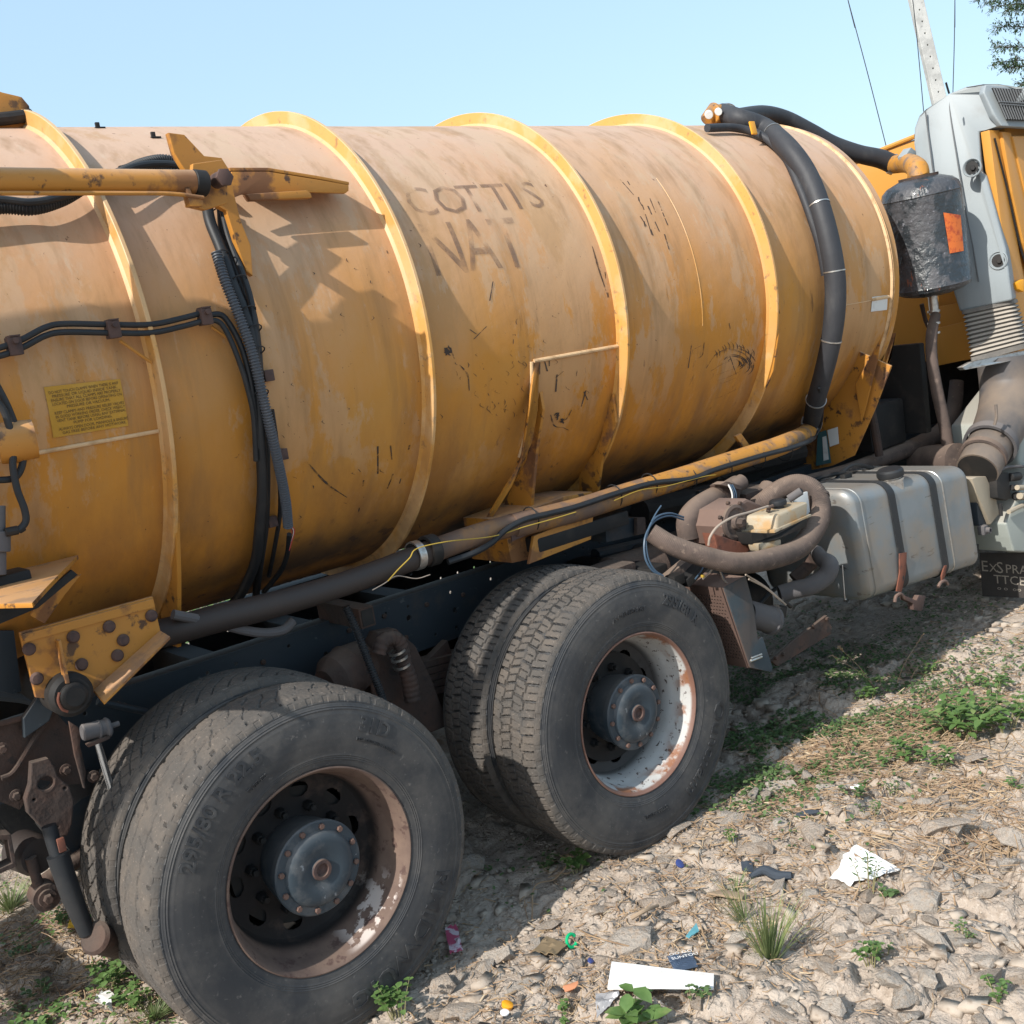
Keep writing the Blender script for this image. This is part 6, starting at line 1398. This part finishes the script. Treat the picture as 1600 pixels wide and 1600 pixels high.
# ================================================================== LITTER
def crumple(px,wn,hn,label,cat,m,name,seed,amp=.012,th=.0012,lift=.012):
    """crumpled sheet from 4 measured corners on the ground"""
    c=[G(a,b) for a,b in px]; n=12; V=[];F=[]
    for i in range(n+1):
        for j in range(n+1):
            s,t=i/n,j/n; p=(1-t)*((1-s)*c[0]+s*c[1])+t*((1-s)*c[3]+s*c[2])
            z=float(ground(p[0],p[1])); z=max(z,p[2])+lift if wn>1 else p[2]*.35+.65*max(q_[2] for q_ in c)+lift+(z-z)+amp*2*float(fbm(np.array([s*wn+seed]),np.array([t*hn]),3,seed)[0]); e=min(s,1-s,t,1-t)
            q=np.array([p[0],p[1],z]); 
            if e<.01: q=q+np.array([1,1,0])*.5*amp*float(fbm(np.array([s*7+seed]),np.array([t*7]),2,seed)[0])
            V.append(q)
    V=np.array(V); V=np.concatenate([V,V-[0,0,th]]); k=(n+1)**2
    for i in range(n):
        for j in range(n):
            a=i*(n+1)+j; F.append((a,a+n+1,a+n+2,a+1)); F.append((k+a,k+a+1,k+a+n+2,k+a+n+1))
    for i in range(n):
        for a,b in ((i*(n+1),(i+1)*(n+1)),((i+1)*(n+1)+n,i*(n+1)+n)): F.append((a,b,b+k,a+k))
        for a,b in ((i+1,i),(n*(n+1)+i,n*(n+1)+i+1)): F.append((a,b,b+k,a+k))
    P=c[0]; o=mk(name,(V,F),m,None,False,loc=P); return tag(o,label,cat)
crumple([(1296,1372),(1345,1342),(1408,1368),(1330,1394)],4,4,'crumpled white plastic bag lying on the rubble behind a weed','plastic bag',PAPER,'plastic_bag',4,.035,lift=.02)
wb=crumple([(960,1531),(1117,1532),(1116,1554),(952,1562)],1,1,'flat white board strip lying at the bottom centre','board',PAPER,'white_board',9,.004,.006,.02)
crumple([(932,1562),(968,1556),(972,1584),(932,1588)],3,3,'crushed clear plastic cup beside the white board','plastic cup',CLEAR,'plastic_cup',5,.03,lift=.02)
sc_=crumple([(1041,1502),(1080,1497),(1092,1520),(1056,1529)],1.4,1.4,'dark blue sachet with white print above the white board','sachet',NAVY,'printed_sachet',6,.003,.002,.022)
p0,p1,p3=G(1041,1502),G(1080,1497),G(1056,1529); u_=(p1-p0); u_/=np.linalg.norm(u_); v_=(p0-p3); v_/=np.linalg.norm(v_)
for s_,fy in (('OO OO',.30),('SUNTOU',.56)):
    V,F=textgeo(s_,.020); q=p0+(p3-p0)*fy+u_*.006; V3=q+V[:,0:1]*u_+V[:,1:2]*v_+[0,0,.032]; mk('print',(V3+[0,0,.006],F),PAPER,sc_,False)
crumple([(832,1498),(855,1472),(888,1484),(868,1502)],2,2,'brown card scrap next to the green plastic ring','card',BCARD,'card_scrap',8,.014,.003,.02)
crumple([(1073,1474),(1090,1458),(1094,1466),(1078,1478)],1,1,'teal plastic scrap right of the large flat block','plastic scrap',CYAN,'plastic_scrap',2,.006,.003,.025)
crumple([(108,1462),(116,1430),(128,1436),(126,1462)],2,2,'yellow and white wrapper left of the rear inner tyre','wrapper',YSACH,'snack_wrapper',3,.012,lift=.03)
crumple([(150,1572),(160,1556),(180,1560),(175,1580)],2,2,'white scrap among the weeds at the lower left','paper scrap',PAPER,'paper_scrap',7,.012,lift=.02)
crumple([(697,1462),(716,1458),(726,1498),(706,1502)],3,3,'crumpled pink and white wrapper against the rear outer tyre','wrapper',PINK,'snack_wrapper',11,.04,lift=.03)
crumple([(1158,1352),(1176,1352),(1178,1370),(1160,1366)],2,2,'small dark cloth piece at the left end of the black rag','cloth',CLOTH,'cloth_piece',12,.02,lift=.015)
def gt(px,lift=.01): 
    P=G(*px); return P+np.array([0,0,lift])
tag(mk('black_rag',tube([gt((1172,1372),.012),gt((1195,1368),.02),gt((1215,1376),.018),gt((1238,1374),.014)],[.008,.017,.019,.013],10,5),CLOTH,loc=G(1200,1370)),'twisted black rag lying across the rubble','rag')
tag(mk('dark_strap',tube([gt((1246,1282),.01),gt((1262,1276),.016),gt((1280,1272),.012)],[.012,.013,.006],8,4),CLOTH,loc=G(1262,1277)),'dark rubber strip on the rubble above the broad tan slab','rubber strip')
P=G(895,1482); tag(mk('plastic_ring',tube([P+np.array([math.cos(t)*.019,math.sin(t)*.006,.028+math.sin(t)*.019]) for t in np.linspace(.4,5.6,16)],.0055,8,2),GRN,loc=P),'broken green plastic ring on the soil','plastic ring')
P=G(793,1580); tag(mk('bottle_cap',lathe([(0,.016),(.010,.018),(.012,.015),(.012,.0001)],P+[0,0,.014],(.3,-.3,1),20,True),ORP,loc=P),'orange bottle cap at the bottom edge','bottle cap')
P=G(790,1592); tag(mk('bottle_cap',lathe([(0,.013),(.004,.013),(.004,.0001)],P+[0,0,.012],(.1,-.2,1),18,True),PAPER,loc=P),'small white cap below the orange bottle cap','bottle cap')
P=G(922,1504); tag(mk('bottle_cap',lathe([(0,.009),(.008,.010),(.010,.0001)],P+[0,0,.012],(.5,-.5,1),16,True),BLUP,loc=P),'small blue cap right of the brown card','bottle cap')
P=G(1062,1357); tag(mk('bottle_cap',lathe([(0,.015),(.006,.017),(.008,.012),(.008,.0001)],P+[0,0,.016],(.2,-.9,1),18,True),BLUP,loc=P),'blue and white cap just below the front dual tyre','bottle cap')
P=G(893,1555); V,F=rock(33,.35,2,1.2); tag(mk('terracotta_shard',(V*np.array([.060,.050,.07])+P+[0,0,.028],F),TERRA,loc=P),'orange terracotta shard at the bottom, left of the board','shard')
P=G(1337,1227); V,F=rock(35,.4,2,1.4); tag(mk('white_shell',(V*.04+P+[0,0,.012],F),PAPER,loc=P),'white shell piece above the rubble under the straw','shell')
tag(mk('wooden_stick',tube([gt((988,1448),.03),gt((1010,1438),.035),gt((1030,1428),.03)],[.008,.007,.005],8,3),WOODM,loc=G(1010,1438)),'short grey stick lying on the large flat block','stick')
tag(mk('wood_splinter',extr([gt((1105,1403),.012),gt((1160,1412),.012),gt((1166,1404),.012),gt((1130,1398),.012)],(0,0,.008),.002),WOODM,loc=G(1130,1404)),'thin brown wood splinter left of the tall grass tuft','splinter')
twg=[([(832,1440),(838,1400),(866,1378),(888,1370)],'arching dry twig in front of the front dual wheel'),([(905,1458),(935,1482),(1000,1488)],'long thin twig across the large flat block'),([(1078,1430),(1092,1452),(1106,1482)],'thin dark twig right of the teal scrap'),([(1370,1405),(1350,1400),(1335,1418)],'bent twig below the white bag')]
for pt,lb in twg: tag(mk('twig',tube([gt(q,.012+.025*(k%2)) for k,q in enumerate(pt)],.0026,6,6),STRAW,loc=G(*pt[0])),lb,'twig')

# ================================================================== POLE, WIRES, TREE
pa,pb=D(1466,152,24.),D(1431,0,24.); ud=(pb-pa)/np.linalg.norm(pb-pa)
foot=pa-ud*((pa[2]+.6)/ud[2]); top=pb+ud*3.5
PL=tag(empty('utility_pole',foot),'pale weathered concrete utility pole with a row of holes behind the cab','utility pole')
fwd=np.array([CF[0],CF[1],0]); fwd/=np.linalg.norm(fwd); sidev=np.cross(fwd,ud); sidev/=np.linalg.norm(sidev)
L=np.linalg.norm(top-foot); hol=[]
z=.8
while z<L-.2: hol.append(circ2(.0,z,.030,8)); z+=.262
V,F=curve_fill([(-.16,0),(.16,0),(.115,L),(-.115,L)],hol,.14,.012)
N2=np.cross(sidev,ud); 
mk('pole_shaft',(foot+V[:,0:1]*sidev+V[:,1:2]*ud+V[:,2:3]*N2,F),CONC,PL,smooth=False)
mk('pole_dark_strip',(extr([foot-sidev*.10+N2*.02,foot+sidev*.10+N2*.02,top+sidev*.07+N2*.02,top-sidev*.07+N2*.02],N2*.02,0)),WIREM,PL)  # dark strip inside the shaft makes its holes look shaded
for pts,lb in (([(1321,-16),(1325,0),(1355,112),(1384,226),(1400,290)],'thin overhead wire slanting down to the cab roof, leftmost'),([(1425,-10),(1431,43),(1437,105),(1443,172),(1448,220)],'thin wire running down just left of the utility pole'),([(1492,-20),(1492,0),(1491,70),(1489,142),(1488,200)],'thin vertical wire right of the utility pole')):
    P=[D(a,b,18.) for a,b in pts]; P=[P[0]+(P[0]-P[1])/np.linalg.norm(P[0]-P[1])*9]+P+[P[-1]+(P[-1]-P[-2])/np.linalg.norm(P[-1]-P[-2])*4.5]; tag(mk('overhead_wire',tube(P,.0085,6,4),WIREM,loc=P[-1]),lb,'wire')
TD=13.
tb=D(1900,260,TD); base=np.array([tb[0],tb[1],float(ground(tb[0],tb[1]))])
TR_=tag(empty('leafy_tree',base),'leafy tree whose feathery branches hang into the top right corner','tree')
trunk=[base,base+[.1,.1,2.],base+[.0,.2,4.],base+[.2,.3,6.5]]
mk('trunk',tube(trunk,[.24,.19,.15,.08],12,6),BARK,TR_)
tips=[[(1720,-25),(1640,-12),(1590,-4),(1530,-2)],[(1700,10),(1640,6),(1600,6),(1548,10)],[(1720,30),(1640,18),(1605,14),(1572,16)],[(1720,60),(1650,50),(1600,42),(1556,43)],[(1720,100),(1650,84),(1600,74),(1556,74)],[(1720,118),(1650,100),(1600,94),(1552,98)],[(1700,130),(1640,112),(1600,104),(1572,106)],[(1720,150),(1650,138),(1612,130),(1596,132)],
 [(1760,180),(1700,170),(1660,165)],[(1760,-60),(1680,-60),(1600,-50),(1560,-40)],[(1700,-100),(1620,-90),(1560,-70)],[(1800,220),(1740,220),(1690,230)],[(1800,-140),(1720,-150),(1640,-150)]]
Br=[];C0=[];D0=[];LL=[]; rg=np.random.default_rng(5)
for k,tp_ in enumerate(tips):
    P=[D(a,b,TD-.2*i+rg.uniform(-.2,.2)) for i,(a,b) in enumerate(tp_)]; tk=trunk[2]+(trunk[3]-trunk[2])*rg.random(); P=[tk]+P; Q=smoothpath(P,10); Br.append(tube(P,[.05,.02,.010,.006,.003][:len(P)],6,6))
    for i in range(12,len(Q)):
        for _ in range(3):
            d=Q[i]-Q[i-1]; d/=np.linalg.norm(d); s=rg.normal(0,1,3); s-=d*(s@d); s/=np.linalg.norm(s); tw=Q[i]+(s*.9+d*.8)*rg.uniform(.05,.13)
            Br.append(tube([Q[i],tw],[.003,.0015],4,1))
            for j in range(7):
                t=j/8; c=Q[i]*(1-t)+tw*t+rg.normal(0,.012,3); dd=(tw-Q[i])/np.linalg.norm(tw-Q[i])+rg.normal(0,.7,3); dd/=np.linalg.norm(dd); C0.append(c);D0.append(dd);LL.append(rg.uniform(.028,.045))
V,F=leafquads(np.array(C0),np.array(D0),np.tile([0,0,1.],(len(C0),1)),np.array(LL),np.array(LL)*.42,rg)
cr=mk('crown',join(*Br),BARK,TR_); o=rawmesh('leaves',V-base,F,[TLEAF]); o.parent=cr
# fuller crown mass above and behind the trunk, outside the frame
C0=[];D0=[];LL=[]
for _ in range(170):
    c=trunk[3]+rg.normal(0,1,3)*[1.0,1.0,.9]+CR*1.9*rg.random()+[0,0,.2]
    if (c-CP)@CF>0 and 800+FPX*((c-CP)@CR)/((c-CP)@CF)<1740: continue
    for _ in range(90): C0.append(c+rg.normal(0,.28,3)); q=rg.normal(0,1,3); D0.append(q/np.linalg.norm(q)); LL.append(rg.uniform(.04,.07))
if C0:
    V,F=leafquads(np.array(C0),np.array(D0),np.tile([0,0,1.],(len(C0),1)),np.array(LL),np.array(LL)*.42,rg); o=rawmesh('leaves',V-base,F,[TLEAF]); o.parent=cr
